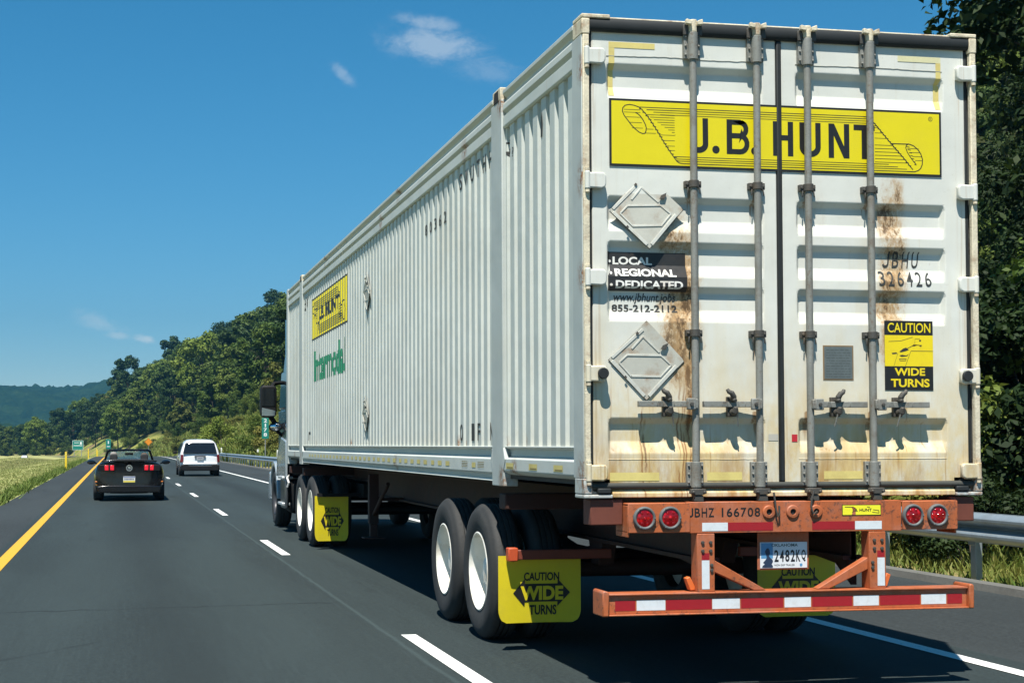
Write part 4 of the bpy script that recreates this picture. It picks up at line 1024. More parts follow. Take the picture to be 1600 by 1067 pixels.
# main rails, cross members, gooseneck
for xc in (.82, 1.77):
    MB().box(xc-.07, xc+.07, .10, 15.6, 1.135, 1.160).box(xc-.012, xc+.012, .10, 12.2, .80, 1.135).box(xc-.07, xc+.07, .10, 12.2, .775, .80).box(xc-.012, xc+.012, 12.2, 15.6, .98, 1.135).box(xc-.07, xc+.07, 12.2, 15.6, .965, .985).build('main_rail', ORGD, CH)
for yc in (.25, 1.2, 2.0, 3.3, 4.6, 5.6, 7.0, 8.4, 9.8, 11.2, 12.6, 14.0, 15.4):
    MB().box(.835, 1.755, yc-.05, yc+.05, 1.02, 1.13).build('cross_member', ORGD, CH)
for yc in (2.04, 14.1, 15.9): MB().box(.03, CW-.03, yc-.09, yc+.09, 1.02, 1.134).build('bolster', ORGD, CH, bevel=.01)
for xc, sg in ((.82, -1), (1.77, 1)):                            # perforated drop plates behind the bumper
    po = MB().prism([(.10, .96), (.9, .96), (.9, .80), (.30, .74), (.10, .62)], 'x', xc-.02, xc+.02).build('drop_plate', ORGD, CH)
ho = MB()
for k in range(5): ho.prism([(1.40+.057*k+.012*math.cos(a), .905+.02*math.sin(a)) for a in np.linspace(0, 6.28, 11)[:-1]], 'y', .598, .602)
MB().box(1.36, 1.75, .60, .62, .875, .96).build('perforated_plate', ORGD, CH)
ho.build('plate_holes', paint('pale_hole', (.42, .44, .30), .8), CH)
# axles, suspension
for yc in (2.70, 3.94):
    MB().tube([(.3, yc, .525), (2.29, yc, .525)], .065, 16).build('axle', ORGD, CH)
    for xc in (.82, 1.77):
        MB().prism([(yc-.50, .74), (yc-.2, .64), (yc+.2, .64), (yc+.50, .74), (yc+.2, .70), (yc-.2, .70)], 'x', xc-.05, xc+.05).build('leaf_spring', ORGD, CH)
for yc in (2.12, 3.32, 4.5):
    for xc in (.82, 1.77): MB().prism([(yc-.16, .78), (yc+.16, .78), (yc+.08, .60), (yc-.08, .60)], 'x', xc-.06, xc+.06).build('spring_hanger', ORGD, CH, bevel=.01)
# wheels (duals): rim is the wheel, tyre its child
def wheel_meshes(Rr, w):
    k = Rr/.52
    prof = [(.285*k, .028), (.330*k, .006), (.385*k, -.002), (.440*k, -.004), (.478*k, .006), (.492*k, .022), (.500*k, .024), (.510*k, .036)]
    g = [(.52*k, .050), (.521*k, .078), (.508*k, .081), (.508*k, .089), (.522*k, .092), (.522*k, w/2-.008), (.508*k, w/2-.005), (.508*k, w/2+.005)]
    full = prof+g; mirror = [(r_, w-h) for r_, h in reversed(prof+g[:-2]+[])]
    t_ = MB().lathe(full+[(.522*k, w/2+.008)]+[(r_, w-h) for r_, h in reversed(prof+g[:5])], (0, 0, 0), 'x', 56, 1, close=True)
    rim = MB().lathe([(.300*k, .020), (.306*k, .010), (.296*k, .006), (.286*k, .014), (.276*k, .060), (.268*k, .150), (.235*k, .165), (.150*k, .160), (.118*k, .150), (.112*k, .085), (.098*k, .070), (.060*k, .064), (.001, .062)], (0, 0, 0), 'x', 44, caps=False)
    return t_, rim
def wheel(parent, xo, yc, zc, sg, Rr=.515, w=.25, dual=True, rimmat=None, n=1):
    """xo: outer face, sg=+1 when the wheel lies to the right of xo (left side of the vehicle)"""
    for i in range(2 if dual else 1):
        t_, rim = wheel_meshes(Rr, w); x_ = xo+sg*i*.305
        f = lambda X, Y, Z: (x_+sg*X, yc+Y, zc+Z)
        ro = rim.mapped(f).build('wheel', rimmat or RIMW, parent, smooth=40)
        t_.mapped(f).build('tyre', TYRE, ro, smooth=40)
        if i == 0:
            nb = MB()
            for k in range(10):
                a = 2*math.pi*k/10; nb.lathe([(.001, 0), (.014, 0), (.014, .022), (.001, .024)], (x_+sg*.152, yc+.14*math.cos(a), zc+.14*math.sin(a)), 'x', 8, -sg)
            nb.build('wheel_nuts', HUBC, ro)
for yc in (2.70, 3.94):
    wheel(CH, .0, yc, .517, 1); wheel(CH, CW, yc, .517, -1)
# mud flaps and their arms
def flap(parent, x0, x1, y_, zt, zb, words=True, lean=.03):
    F = lambda u, v, w=0: (x0+(x1-x0)*u+.02*v*(1 if x0 < 1 else -1)*.0, y_+.035*math.sin(math.pi*u)*v-w-lean*v*0+.05*v*v*0, zt-(zt-zb)*v)
    N, M_ = 12, 25; top = []; rr = .12
    mb = MB()
    def pt(i, j):
        u, v = i/N, j/M_; e = 0
        if v > .80: e = (v-.80)/.20
        uu = .5+(u-.5)*(1-.20*(1-math.sqrt(max(0, 1-e*e)))); return uu, v
    for s_ in (0, .006):
        mb.add([F(*pt(i, j), -s_) for j in range(M_+1) for i in range(N+1)], [(i+j*(N+1), i+1+j*(N+1), i+1+(j+1)*(N+1), i+(j+1)*(N+1)) for j in range(M_) for i in range(N)])
    o = mb.build('mud_flap', FLAPY, parent, smooth=60)
    ink = MB(); B_ = .0
    ink.poly([(.18, .555), (.32, .35), (.325, .42), (.72, .42), (.72, .35), (.87, .555), (.72, .76), (.72, .69), (.325, .69), (.32, .76)])
    ink = slice_mb(ink, 0, [k/12 for k in range(1, 12)]); ink = slice_mb(ink, 1, [.3, .4, .5, .6, .7])
    art(ink.mapped(lambda u, v, w: F(u, v, .003)), 'arrow_print', BSTK, o)
    blk = merge(text_in('CAUTION', .31, .375, .74, .25, .03), text_in('TURNS', .38, .885, .71, .735, .03))
    art(blk.mapped(lambda u, v, w: F(u, v, .003)), 'lettering', BSTK, o)
    art(text_in('WIDE', .27, .665, .79, .455, .045).mapped(lambda u, v, w: F(u, v, .0045)), 'lettering', FLAPY, o)
    return o
for x0, x1, sg in ((-.03, .585, 1), (1.955, 2.575, -1)):
    flap(CH, x0, x1, 1.92, .690, .205)
    xa, xb = (.035, .80) if sg > 0 else (1.79, CW-.035)
    MB().box(xa, xb, 1.855, 1.905, .665, .735).build('flap_arm', paint('arm_red', (.16, .032, .016), .6, var=.3), CH, bevel=.006)
    e0, e1 = (.022, .095) if sg > 0 else (CW-.095, CW-.022)
    MB().box(e0, e1, 1.835, 1.912, .655, .752).build('flap_arm_end', paint('arm_orange', (.46, .07, .02), .5, var=.2), CH, bevel=.008)
# landing gear
for xc in (.42, 2.17):
    lg = MB().box(xc-.06, xc+.06, 9.90, 10.02, .50, 1.12).box(xc-.045, xc+.045, 9.915, 10.005, .33, .50).box(xc-.13, xc+.13, 9.84, 10.08, .31, .33)
    lo = lg.build('landing_leg', ORGD, CH, bevel=.006)
    MB().tube([(xc, 9.9, .62), (xc, 8.9, 1.02)], .025, 8).build('brace', ORGD, CH)
MB().tube([(.48, 9.96, .8), (2.11, 9.96, .8)], .022, 8).build('cross_shaft', ORGD, CH)

# ---------------------------------------------------------------- tractor unit
TR = empty('tractor_unit', (CW/2, 16.4, 0), 'pale blue-grey semi tractor unit seen ahead of the container, with tall black door mirrors', 'truck')
CABP = paint('cab_paint', (.30, .345, .375), .28, var=.05, scale=3, coat=.6, dirt=((.30, .30, .27), .2))
BLP = paint('black_trim_plastic', (.010, .0105, .011), .55, var=.2, spec=.2)
CABD = paint('dark_cab_paint', (.022, .027, .036), .25, var=.05, scale=3, coat=.6)
GLS = paint('dark_glass', (.008, .010, .012), .06, var=.05, spec=.6)
CHR = paint('polished_metal', (.70, .71, .72), .14, metal=1.0, var=.05)
cabp = [(16.62, .92), (16.62, 3.55), (16.9, 3.92), (17.05, 3.98), (17.5, 3.70), (17.9, 2.95), (18.2, 2.10), (18.2, .92)]
cab = MB().prism(cabp, 'x', .09, CW-.09)
def taper(x_, y_, z_): return (CW/2+(x_-CW/2)*(1-.10*max(0, (z_-2.2)/1.8)), y_, z_)
co = cab.mapped(taper).build('cab', CABD, TR, bevel=.10, seg=4, smooth=50)
MB().prism([(18.15, 1.0), (18.15, 2.02), (18.55, 1.95), (19.85, 1.72), (20.1, 1.5), (20.15, 1.0)], 'x', .36, CW-.36).build('hood', CABP, TR, bevel=.09, seg=4, smooth=50)
MB().prism([(19.9, .42), (19.9, .98), (20.17, .98), (20.25, .85), (20.25, .42)], 'x', .10, CW-.10).build('front_bumper', CABP, TR, bevel=.05, seg=3)
MB().box(.50, CW-.50, 20.13, 20.17, 1.02, 1.60).build('grille', BLP, TR, bevel=.02)
MB().hexa([(.32, 18.01, 2.08), (CW-.32, 18.01, 2.08), (CW-.32, 18.22, 2.08), (.32, 18.22, 2.08)], [(.36, 17.71, 2.92), (CW-.36, 17.71, 2.92), (CW-.36, 17.93, 2.92), (.36, 17.93, 2.92)]).build('windscreen', GLS, TR, bevel=.02)
for s in (-1, 1):
    X = lambda u: u if s < 0 else CW-u
    fx = lambda a, b_: sorted((X(a), X(b_)))
    MB().prism([(16.9, 2.12), (16.9, 2.75), (17.6, 2.75), (18., 2.12)], 'x', *fx(.070, .10)).build('side_window', GLS, TR, bevel=.02)
    dr = MB().prism([(16.85, .98), (16.85, 2.08), (18.05, 2.08), (18.05, .98)], 'x', *fx(.066, .092)).build('cab_door', CABD, TR, bevel=.02, seg=3)
    MB().box(*fx(.05, .066), 16.93, 17.1, 1.80, 1.84).build('handle', BLP, dr, bevel=.005)
    # cab side extender and long fairing with its steps
    MB().prism([(16.30, 1.30), (16.30, 3.60), (16.75, 3.62), (16.75, 1.30)], 'x', *fx(.045, .075)).build('side_extender', CABD, TR, bevel=.012)
    MB().prism([(16.35, .93), (16.35, 1.55), (17.1, 1.62), (17.7, 1.35), (17.9, .93)], 'x', *fx(.008, .050)).build('side_fairing', CABP, TR, bevel=.03, seg=3)
    ft = MB().prism([(16.50, .40), (16.46, .91), (17.27, .91), (17.2, .40)], 'x', *fx(.015, .075)).build('fuel_tank_cover', paint('grey_tank', (.07, .08, .09), .32, metal=.3, var=.1, coat=.4), TR, bevel=.03, seg=3)
    for zz in (.905, .46): MB().box(*fx(-.030, .16), 16.55, 17.25, zz, zz+.045).build('step', paint('bare_step_metal', (.52, .54, .54), .45, metal=.5, var=.15), TR, bevel=.008)
    MB().box(*fx(.080, .62), 16.5, 17.15, .32, .90).build('fuel_tank', BLP, TR, bevel=.12, seg=4)
    # wheel arch above the steer wheel
    arch = [(18.7+.66*math.cos(R(a)), .52+.66*math.sin(R(a))) for a in range(0, 181, 15)]+[(18.7+.58*math.cos(R(a)), .52+.58*math.sin(R(a))) for a in range(180, -1, -15)]
    MB().prism(arch, 'x', *fx(.04, .42)).build('fender', CABP, TR, bevel=.02)
    # mirrors on a black arm
    arm = MB().tube([(X(.10), 17.5, 2.58), (X(-.08), 17.4, 2.56), (X(-.14), 17.35, 2.48)], .035, 8).tube([(X(.10), 17.55, 1.80), (X(-.06), 17.43, 1.86), (X(-.16), 17.35, 2.0)], .045, 8)
    ao = arm.build('mirror_arm', BLP, TR)
    hs_ = MB().prism([(X(-.335), 2.02), (X(-.335), 2.46), (X(-.30), 2.52), (X(-.08), 2.52), (X(-.05), 2.46), (X(-.05), 2.02), (X(-.09), 1.96), (X(-.29), 1.96)], 'y', 17.23, 17.41).build('mirror', BLP, TR, bevel=.03, seg=3)
    MB().prism([(X(-.31), 2.16), (X(-.31), 2.46), (X(-.08), 2.46), (X(-.08), 2.16)], 'y', 17.22, 17.23).build('mirror_glass', paint('dim_mirror', (.05, .055, .06), .08, metal=.9), hs_)
    MB().prism([(X(-.31), 1.99), (X(-.31), 2.13), (X(-.08), 2.08), (X(-.08), 1.99)], 'y', 17.22, 17.23).build('mirror_glass', CHR, hs_)
    cvx = MB().lathe([(.001, .05), (.07, .045), (.115, .02), (.12, .0), (.12, -.04), (.08, -.08), (.001, -.09)], (0, 0, 0), 'y', 22, -1).mapped(lambda a, b_, c_: (X(-.05)+a, 17.4+b_, 1.80+c_*.68)).build('convex_mirror', BLP, TR)
    MB().lathe([(.001, .062), (.05, .058), (.085, .045), (.10, .028)], (0, 0, 0), 'y', 22, -1).mapped(lambda a, b_, c_: (X(-.05)+a, 17.395+b_, 1.80+c_*.68)).build('mirror_glass', CHR, cvx)
    MB().tube([(X(.10), 17.55, 1.62), (X(-.03), 17.45, 1.74)], .03, 8).build('mirror_arm', BLP, TR)
    MB().tube([(X(.13), 16.5, 1.2), (X(.13), 16.5, 3.3)], .05, 12).build('exhaust_stack', CHR, TR) if s > 0 else None
    wheel(TR, .02 if s < 0 else CW-.02, 13.20, .520, -s, dual=True); wheel(TR, .02 if s < 0 else CW-.02, 14.52, .520, -s, dual=True)
    wheel(TR, .06 if s < 0 else CW-.06, 18.7, .520, -s, dual=False, w=.28, rimmat=paint('dark_steer_rim', (.06, .06, .065), .4, metal=.4, var=.2))
    x0, x1 = (.0, .48) if s < 0 else (2.11, CW)
    flap(TR, x0, x1, 12.45, .76, .12) if s < 0 else flap(TR, x0, x1, 12.45, .76, .12)
    MB().box(*fx(.03, .9), 12.40, 12.44, .75, .80).build('flap_arm', BLP, TR)
    MB().box(*fx(.66, .98), 12.2, 19.75, .74, .93).build('frame_rail', BLP, TR)
MB().tube([(.07, 16.45, .98), (.03, 16.30, .93), (.05, 16.22, .85), (.03, 16.25, .78)], .018, 8).build('air_hose', paint('pale_hose', (.6, .6, .58), .5), TR)
MB().lathe([(.001, 0), (.48, 0), (.52, .03), (.001, .05)], (CW/2, 13.9, .935), 'z', 30).build('fifth_wheel', BLP, TR)
for yc in (13.20, 14.52, 18.7): MB().tube([(.3, yc, .52), (2.29, yc, .52)], .07, 12).build('axle', BLP, TR)
# ---------------------------------------------------------------- the two cars ahead
def loft(secs, skip=None):
    """secs: (y, half outline [(x, z, dy)...] from bottom centre to top centre); mirrored and skinned, ends capped"""
    mb = MB(); rings = []
    for y_, h in secs:
        ring = [(x_, y_+(p[0] if p else 0), z_) for x_, z_, *p in h]+[(-x_, y_+(p[0] if p else 0), z_) for x_, z_, *p in reversed(h[1:-1])]
        rings.append(ring)
    n = len(rings[0]); v = [p for r_ in rings for p in r_]; f = []
    for i in range(len(rings)-1):
        for k in range(n):
            if skip and skip(i, k, n): continue
            k2 = (k+1) % n; f.append((i*n+k, i*n+k2, (i+1)*n+k2, (i+1)*n+k))
    h = n//2
    for base, rev in ((0, False), ((len(rings)-1)*n, True)):          # caps as strips of quads across
        for k in range(h):
            a, b_ = base+k, base+k+1; c_, d_ = base+(n-k-1) % n, base+(n-k) % n
            q = [a, b_, c_, d_] if k not in (0, h-1) else ([a, b_, c_] if k == 0 else [a, b_, d_])
            if k == 0: q = [base, base+1, base+n-1]
            f.append(tuple(q if rev else reversed(q)))
    mb.add(v, f); return mb
BLK = paint('black_car_paint', (.004, .004, .005), .2, var=.03, coat=.5, spec=.35)
WHC = paint('white_car_paint', (.72, .74, .75), .25, var=.03, coat=.8)
TAILR = paint('lit_tail_lamp', (.45, .01, .02), .2, emit=((1, .02, .05), .22))
TAILD = paint('dark_tail_lamp', (.12, .008, .012), .18)
INT = paint('cabin_trim', (.02, .02, .021), .7)
def car_wheel(parent, x_, y_, R_=.34, w=.235, sg=1, rim=None):
    t_ = MB().lathe([(.62*R_, .03), (.75*R_, .0), (.9*R_, .0), (.985*R_, .025), (R_, .05), (R_, w-.05), (.985*R_, w-.025), (.9*R_, w), (.62*R_, w-.03)], (0, 0, 0), 'x', 36, 1, close=True)
    r_ = MB().lathe([(.64*R_, .03), (.62*R_, .02), (.57*R_, .045), (.5*R_, .07), (.2*R_, .05), (.15*R_, .03), (.001, .03)], (0, 0, 0), 'x', 30, caps=False)
    for k in range(5):
        a = 2*math.pi*k/5; c_, s_ = math.cos(a), math.sin(a); w_ = .055*R_/.34
        q = [(.1*R_, -w_), (.1*R_, w_), (.58*R_, w_*.7), (.58*R_, -w_*.7)]
        q = [(c_*u-s_*v, s_*u+c_*v) for u, v in q]; r_.add([(.012, u, v) for u, v in q]+[(.045, u, v) for u, v in q], [(0,1,2,3), (7,6,5,4), (0,4,5,1), (1,5,6,2), (2,6,7,3), (3,7,4,0)])
    f = lambda X, Y, Z: (x_-sg*X, y_+Y, R_+Z)
    ro = r_.mapped(f).build('wheel', rim or paint('alloy', (.35, .35, .36), .35, metal=.7), parent)
    t_.mapped(f).build('tyre', TYRE, ro, smooth=40); return ro
def arches(o, ys, R_, xin):
    for y_ in ys:
        for s in (-1, 1): cut(o, MB().tube([(s*xin, y_, R_*.97), (s*1.3, y_, R_*.97)], R_*1.13, 28))

# --- black convertible with the top down
CV = empty('convertible_car', (0, 0, 0), 'black convertible with its top down and tail lamps lit, in the left lane', 'car')
def sec(y_, zb, xb, s1, s2, sh, d1, dc, dy=(0,)*7):
    return (y_, [(0, zb, dy[0]), (xb*.6, zb, dy[0]), (xb, zb+.03, dy[1]), (*s1, dy[2]), (*s2, dy[3]), (*sh, dy[4]), (*d1, dy[5]), (d1[0]*.5, (d1[1]+dc)/2+.005, dy[6]), (0, dc, dy[6])])
cvs = [sec(.03, .30, .70, (.80, .42), (.84, .66), (.80, .96), (.66, 1.02), 1.045, (-.01, .03, .03, .04, .04, .01, -.02)),
       sec(.10, .25, .76, (.875, .44), (.90, .70), (.845, .975), (.68, 1.035), 1.06),
       sec(.42, .20, .80, (.915, .46), (.935, .72), (.865, .975), (.66, 1.03), 1.055),
       sec(.95, .17, .82, (.925, .46), (.945, .74), (.86, .97), (.64, 1.01), 1.03),
       sec(1.30, .16, .82, (.92, .46), (.94, .74), (.86, .965), (.66, .995), 1.0),
       sec(2.10, .16, .82, (.915, .46), (.935, .72), (.855, .95), (.67, .97), .975),
       sec(2.95, .16, .82, (.915, .46), (.935, .71), (.85, .94), (.66, .965), .985),
       sec(3.45, .17, .82, (.92, .46), (.935, .70), (.84, .90), (.62, .945), .97),
       sec(4.35, .20, .78, (.89, .44), (.90, .64), (.80, .80), (.58, .85), .875),
       sec(4.70, .24, .66, (.78, .42), (.80, .58), (.70, .72), (.5, .76), .78)]
cvb = loft(cvs, skip=lambda i, k, n: i in (4, 5) and k in (6, 7, 8, 9))
bo = cvb.build('body', BLK, CV, subd=2, smooth=0); bake(bo)
bo.data.polygons.foreach_set('use_smooth', [True]*len(bo.data.polygons))
arches(bo, (.98, 3.68), .345, .60)
bo.data.polygons.foreach_set('use_smooth', [True]*len(bo.data.polygons)); bo.data.set_sharp_from_angle(angle=R(35))
MB().box(-.68, .68, 1.22, 3.05, .30, .34).box(-.70, -.66, 1.22, 3.05, .30, .93).box(.66, .70, 1.22, 3.05, .30, .93).box(-.68, .68, 1.20, 1.26, .30, .97).box(-.66, .66, 2.86, 3.10, .55, .965).build('cabin', INT, CV, bevel=.02)
MB().prism([(-.74, 1.0), (.74, 1.0), (.70, 1.065), (.4, 1.10), (-.4, 1.10), (-.70, 1.065)], 'y', .92, 1.32).build('folded_top', paint('black_canvas', (.016, .016, .016), .9), CV, bevel=.03, seg=3)
ft = MB()
ft.tube([(-.70, 2.98, .95), (-.58, 2.42, 1.31), (-.50, 2.36, 1.335), (0, 2.33, 1.345), (.50, 2.36, 1.335), (.58, 2.42, 1.31), (.70, 2.98, .95)], .032, 10)
wo = ft.build('windscreen_frame', BLK, CV)
m, t, b = new_mat('clear_glass'); b.inputs['Base Color'].default_value = (.55, .65, .6, 1); b.inputs['Roughness'].default_value = .02
b.inputs['Transmission Weight'].default_value = 1; b.inputs['IOR'].default_value = 1.05; b.inputs['Alpha'].default_value = .5
MB().hexa([(-.68, 2.975, .955), (.68, 2.975, .955), (.68, 2.985, .955), (-.68, 2.985, .955)], [(-.50, 2.37, 1.32), (.50, 2.37, 1.32), (.50, 2.38, 1.32), (-.50, 2.38, 1.32)]).build('windscreen', m, wo)
MB().box(-.12, .12, 2.42, 2.45, 1.20, 1.265).build('rear_view_mirror', BLP, wo, bevel=.015)
for s in (-1, 1):
    MB().prism([(.02, .50), (.02, .0)][0:0] or [(s*.24, .52), (s*.60, .52), (s*.62, .95), (s*.55, 1.06), (s*.30, 1.06), (s*.22, .95)], 'y', 1.86, 1.98).build('seat', INT, CV, bevel=.04, seg=3)
    hr = MB().prism([(s*.32, 1.04), (s*.52, 1.04), (s*.53, 1.20), (s*.48, 1.24), (s*.36, 1.24), (s*.31, 1.20)], 'y', 1.84, 1.93).build('headrest', INT, CV, bevel=.03, seg=3)
    car_wheel(CV, s*.94, .98, .345, .26, s); car_wheel(CV, s*.94, 3.68, .345, .25, s)
    # three upright bars in each tail lamp
    MB().box(*sorted((s*.37, s*.81)), -.006, .05, .80, .965).build('lamp_panel', BLP, CV, bevel=.012)
    lo = None
    for k in range(3):
        xa, xb = .395+.142*k, .395+.142*k+.098; dyy = .0+.022*max(0, k-1)
        MB().prism([(s*xa, .815), (s*xb, .815), (s*(xb+.005), .95), (s*(xa+.005), .95)], 'y', -.026+dyy, -.0065+dyy).build('tail_lamp', TAILR, CV, bevel=.01)
    MB().tube([(s*.88, 2.75, .96), (s*.99, 2.72, .985)], .02, 8).lathe([(.001, 0), (.085, .01), (.10, .05), (.09, .10), (.04, .14), (.001, .145)], (s*1.03, 2.66, 1.0), 'y', 16).mapped(lambda a, b_, c_: (s*1.0+(a-s*1.0)*1.25, b_, 1.0+(c_-1.0)*.66) if abs(a) > .9 else (a, b_, c_)).build('door_mirror', BLK, CV)
    MB().lathe([(.035, 0), (.05, 0), (.05, .1), (.035, .1)], (s*.52, -.01, .27), 'y', 18, close=True).build('exhaust_tip', CHR, CV)
    MB().box(*sorted((s*.80, s*.888)), .10, .18, .50, .53).build('side_marker', paint('amber_lens', (.55, .16, .02), .3), CV, bevel=.005)
MB().prism([(-.74, 1.045), (.74, 1.045), (.70, 1.075), (.3, 1.092), (-.3, 1.092), (-.70, 1.075)], 'y', .0, .12).build('spoiler', BLK, CV, bevel=.012, seg=3)
MB().prism([(-.80, .22), (.80, .22), (.84, .40), (.5, .42), (-.5, .42), (-.84, .40)], 'y', -.022, .2).build('rear_valance', BLK, CV, bevel=.03, seg=3)
em = MB().lathe([(.001, 0), (.062, 0), (.078, .006), (.085, .0), (.085, -.02), (.001, -.02)], (0, -.046, .875), 'y', 28, -1).build('round_emblem', paint('emblem_dark', (.05, .05, .055), .3), CV)
art(merge(MB().strip([(.072*math.cos(a), .875+.072*math.sin(a)) for a in np.linspace(0, 6.28, 25)[:-1]], .018, True), MB().poly([(-.045, .90), (-.01, .915), (.03, .90), (.045, .87), (.02, .865), (.0, .84), (-.02, .865)])).mapped(lambda x_, z_, w_: (x_, -.0535, z_)), 'emblem_ring', CHR, em)
pl = MB().box(-.155, .155, -.052, -.040, .495, .655).build('licence_plate', paint('plate_pale', (.62, .64, .62), .4), CV, bevel=.004)
art(MB().rect(-.150, .500, .150, .545).mapped(lambda x_, z_, w_: (x_, -.0535, z_)), 'plate_band', paint('plate_yellow', (.62, .52, .08), .4), pl)
art(MB().rect(-.150, .625, .150, .650).mapped(lambda x_, z_, w_: (x_, -.0535, z_)), 'plate_band', paint('plate_band_blue', (.10, .14, .30), .4), pl)
tb = MB()
for i in range(7): tb.rect(-.125+.036*i, .562, -.125+.036*i+.024, .608)
art(tb.mapped(lambda x_, z_, w_: (x_, -.0538, z_)), 'plate_characters', paint('plate_ink', (.09, .10, .16), .5), pl)
MB().tube([(-.22, 2.62, .98), (-.22, 2.55, 1.0)], .02, 6).lathe([(.15, 0), (.18, 0), (.18, .02), (.15, .02)], (-.42, 2.55, .93), 'y', 22, close=True).build('steering_wheel', BLP, CV)
CV.location = (-2.39+bend(33), 31.3, 0)

# --- people in the open car, seen from behind above the seat backs
SKIN = paint('skin', (.42, .23, .15), .55, var=.05); 
def person(loc, label, shirt, haircol, arms):
    pts = [(0, .02, .50), (0, .0, .70), (0, .0, .90), (0, .02, 1.045), (0, .04, 1.10), (0, .05, 1.19), (0, .055, 1.27), (-.19, .02, 1.0), (-.25, .12, .80), (-.20, .42, .86), (.19, .02, 1.0), (.25, .12, .80), (.20, .42, .86)]
    ed = [(0, 1), (1, 2), (2, 3), (3, 4), (4, 5), (5, 6), (3, 7), (7, 8), (8, 9), (3, 10), (10, 11), (11, 12)]
    rad = [.17, .15, .17, .09, .055, .085, .07, .065, .05, .035, .065, .05, .035]
    me = bpy.data.meshes.new('person'); me.from_pydata(pts, ed, [])
    o = link('person', me, None); m_ = o.modifiers.new('skin', 'SKIN'); m_.use_smooth_shade = True
    for i, r_ in enumerate(rad): me.skin_vertices[0].data[i].radius = (r_*1.0, r_*.8 if i < 4 else r_)
    me.skin_vertices[0].data[0].use_root = True
    s_ = o.modifiers.new('s', 'SUBSURF'); s_.levels = s_.render_levels = 2
    bake(o); me = o.data; me.materials.append(SKIN); me.materials.append(shirt)
    idx = [1 if (sum(me.vertices[v].co.z for v in p.vertices)/len(p.vertices) < 1.045 and sum(me.vertices[v].co.y for v in p.vertices)/len(p.vertices) < .30) else 0 for p in me.polygons]
    me.polygons.foreach_set('material_index', idx); me.polygons.foreach_set('use_smooth', [True]*len(me.polygons))
    o.location = loc; tag(o, label, 'person')
    MB().lathe([(.001, .10), (.06, .092), (.092, .05), (.100, .0), (.096, -.05), (.080, -.085), (.05, -.10)], (loc[0], loc[1]+.035, loc[2]+1.265), 'z', 18).build('hair', haircol, o, smooth=60)
    nose = MB().lathe([(.016, 0), (.012, .02), (.001, .03)], (loc[0], loc[1]+.14, loc[2]+1.235), 'y', 8)
    nose.build('nose', SKIN, o)
    return o
cx0, cy0 = CV.location.x, CV.location.y
person((cx0-.42, cy0+2.03, -.07), 'person driving the black convertible, pale grey top, on the left seat', paint('grey_shirt', (.40, .40, .40), .9), paint('grey_hair', (.22, .20, .18), .8), True)
person((cx0+.42, cy0+2.03, -.10), 'person riding beside the driver in the black convertible, tan top', paint('tan_shirt', (.36, .24, .16), .9), paint('brown_hair', (.09, .055, .03), .8), False)

# --- white sport utility car
SV_ = empty('utility_car', (0, 0, 0), 'white boxy sport utility car with black lower bumper, ahead in the right lane', 'car')
def sec2(y_, zb, xb, s1, s2, belt, roof, zr, dy=0, dyr=0):
    return (y_, [(0, zb, dy), (xb*.6, zb, dy), (xb, zb+.04, dy), (*s1, dy), (*s2, dy), (*belt, dy*.5), (*roof, dyr), (roof[0]*.6, zr-.01, dyr), (0, zr, dyr)])
svs = [sec2(.02, .34, .78, (.87, .50), (.90, .80), (.86, 1.06), (.70, 1.62), 1.66, -.02, .20),
       sec2(.12, .30, .84, (.93, .52), (.955, .82), (.915, 1.06), (.74, 1.67), 1.715, 0, .20),
       sec2(.60, .28, .86, (.945, .54), (.965, .84), (.925, 1.06), (.735, 1.70), 1.745, 0, .1),
       sec2(1.6, .27, .86, (.945, .54), (.965, .84), (.925, 1.06), (.74, 1.72), 1.76),
       sec2(2.5, .27, .86, (.945, .54), (.965, .84), (.925, 1.06), (.73, 1.70), 1.745, 0, .15),
       sec2(3.1, .27, .86, (.945, .54), (.96, .84), (.915, 1.06), (.76, 1.20), 1.24, 0, .25),
       sec2(4.3, .30, .84, (.92, .54), (.93, .80), (.86, .98), (.70, 1.05), 1.09),
       sec2(4.75, .34, .70, (.82, .52), (.84, .74), (.78, .90), (.6, .94), .96)]
so_ = loft(svs).build('body', WHC, SV_, subd=2, smooth=0); bake(so_)
arches(so_, (.98, 3.80), .375, .64)
so_.data.polygons.foreach_set('use_smooth', [True]*len(so_.data.polygons)); so_.data.set_sharp_from_angle(angle=R(35))
MB().hexa([(-.80, -.035, 1.065), (.80, -.035, 1.065), (.80, .06, 1.065), (-.80, .06, 1.065)], [(-.675, .158, 1.575), (.675, .158, 1.575), (.675, .30, 1.575), (-.675, .30, 1.575)]).build('rear_window', GLS, SV_, bevel=.03, seg=3)
MB().prism([(-.86, .26), (.86, .26), (.90, .42), (.88, .54), (.62, .56), (.50, .50), (-.50, .50), (-.62, .56), (-.88, .54), (-.90, .42)], 'y', -.085, .25).build('rear_bumper', BLP, SV_, bevel=.03, seg=3)
MB().box(-.80, .80, -.075, .1, .555, .615).build('bumper_top', WHC, SV_, bevel=.025, seg=3)
MB().box(-.26, .26, -.052, -.02, .86, .99).build('plate_recess', paint('recess_grey', (.09, .10, .11), .5), SV_, bevel=.012)
svp = MB().box(-.155, .155, -.062, -.054, .78, .90).build('licence_plate', paint('plate_greyish', (.40, .42, .43), .4), SV_, bevel=.004)
art(MB().rect(-.12, .82, .12, .865).mapped(lambda x_, z_, w_: (x_, -.0632, z_)), 'plate_characters', paint('plate_ink', (.09, .10, .16), .5), svp)
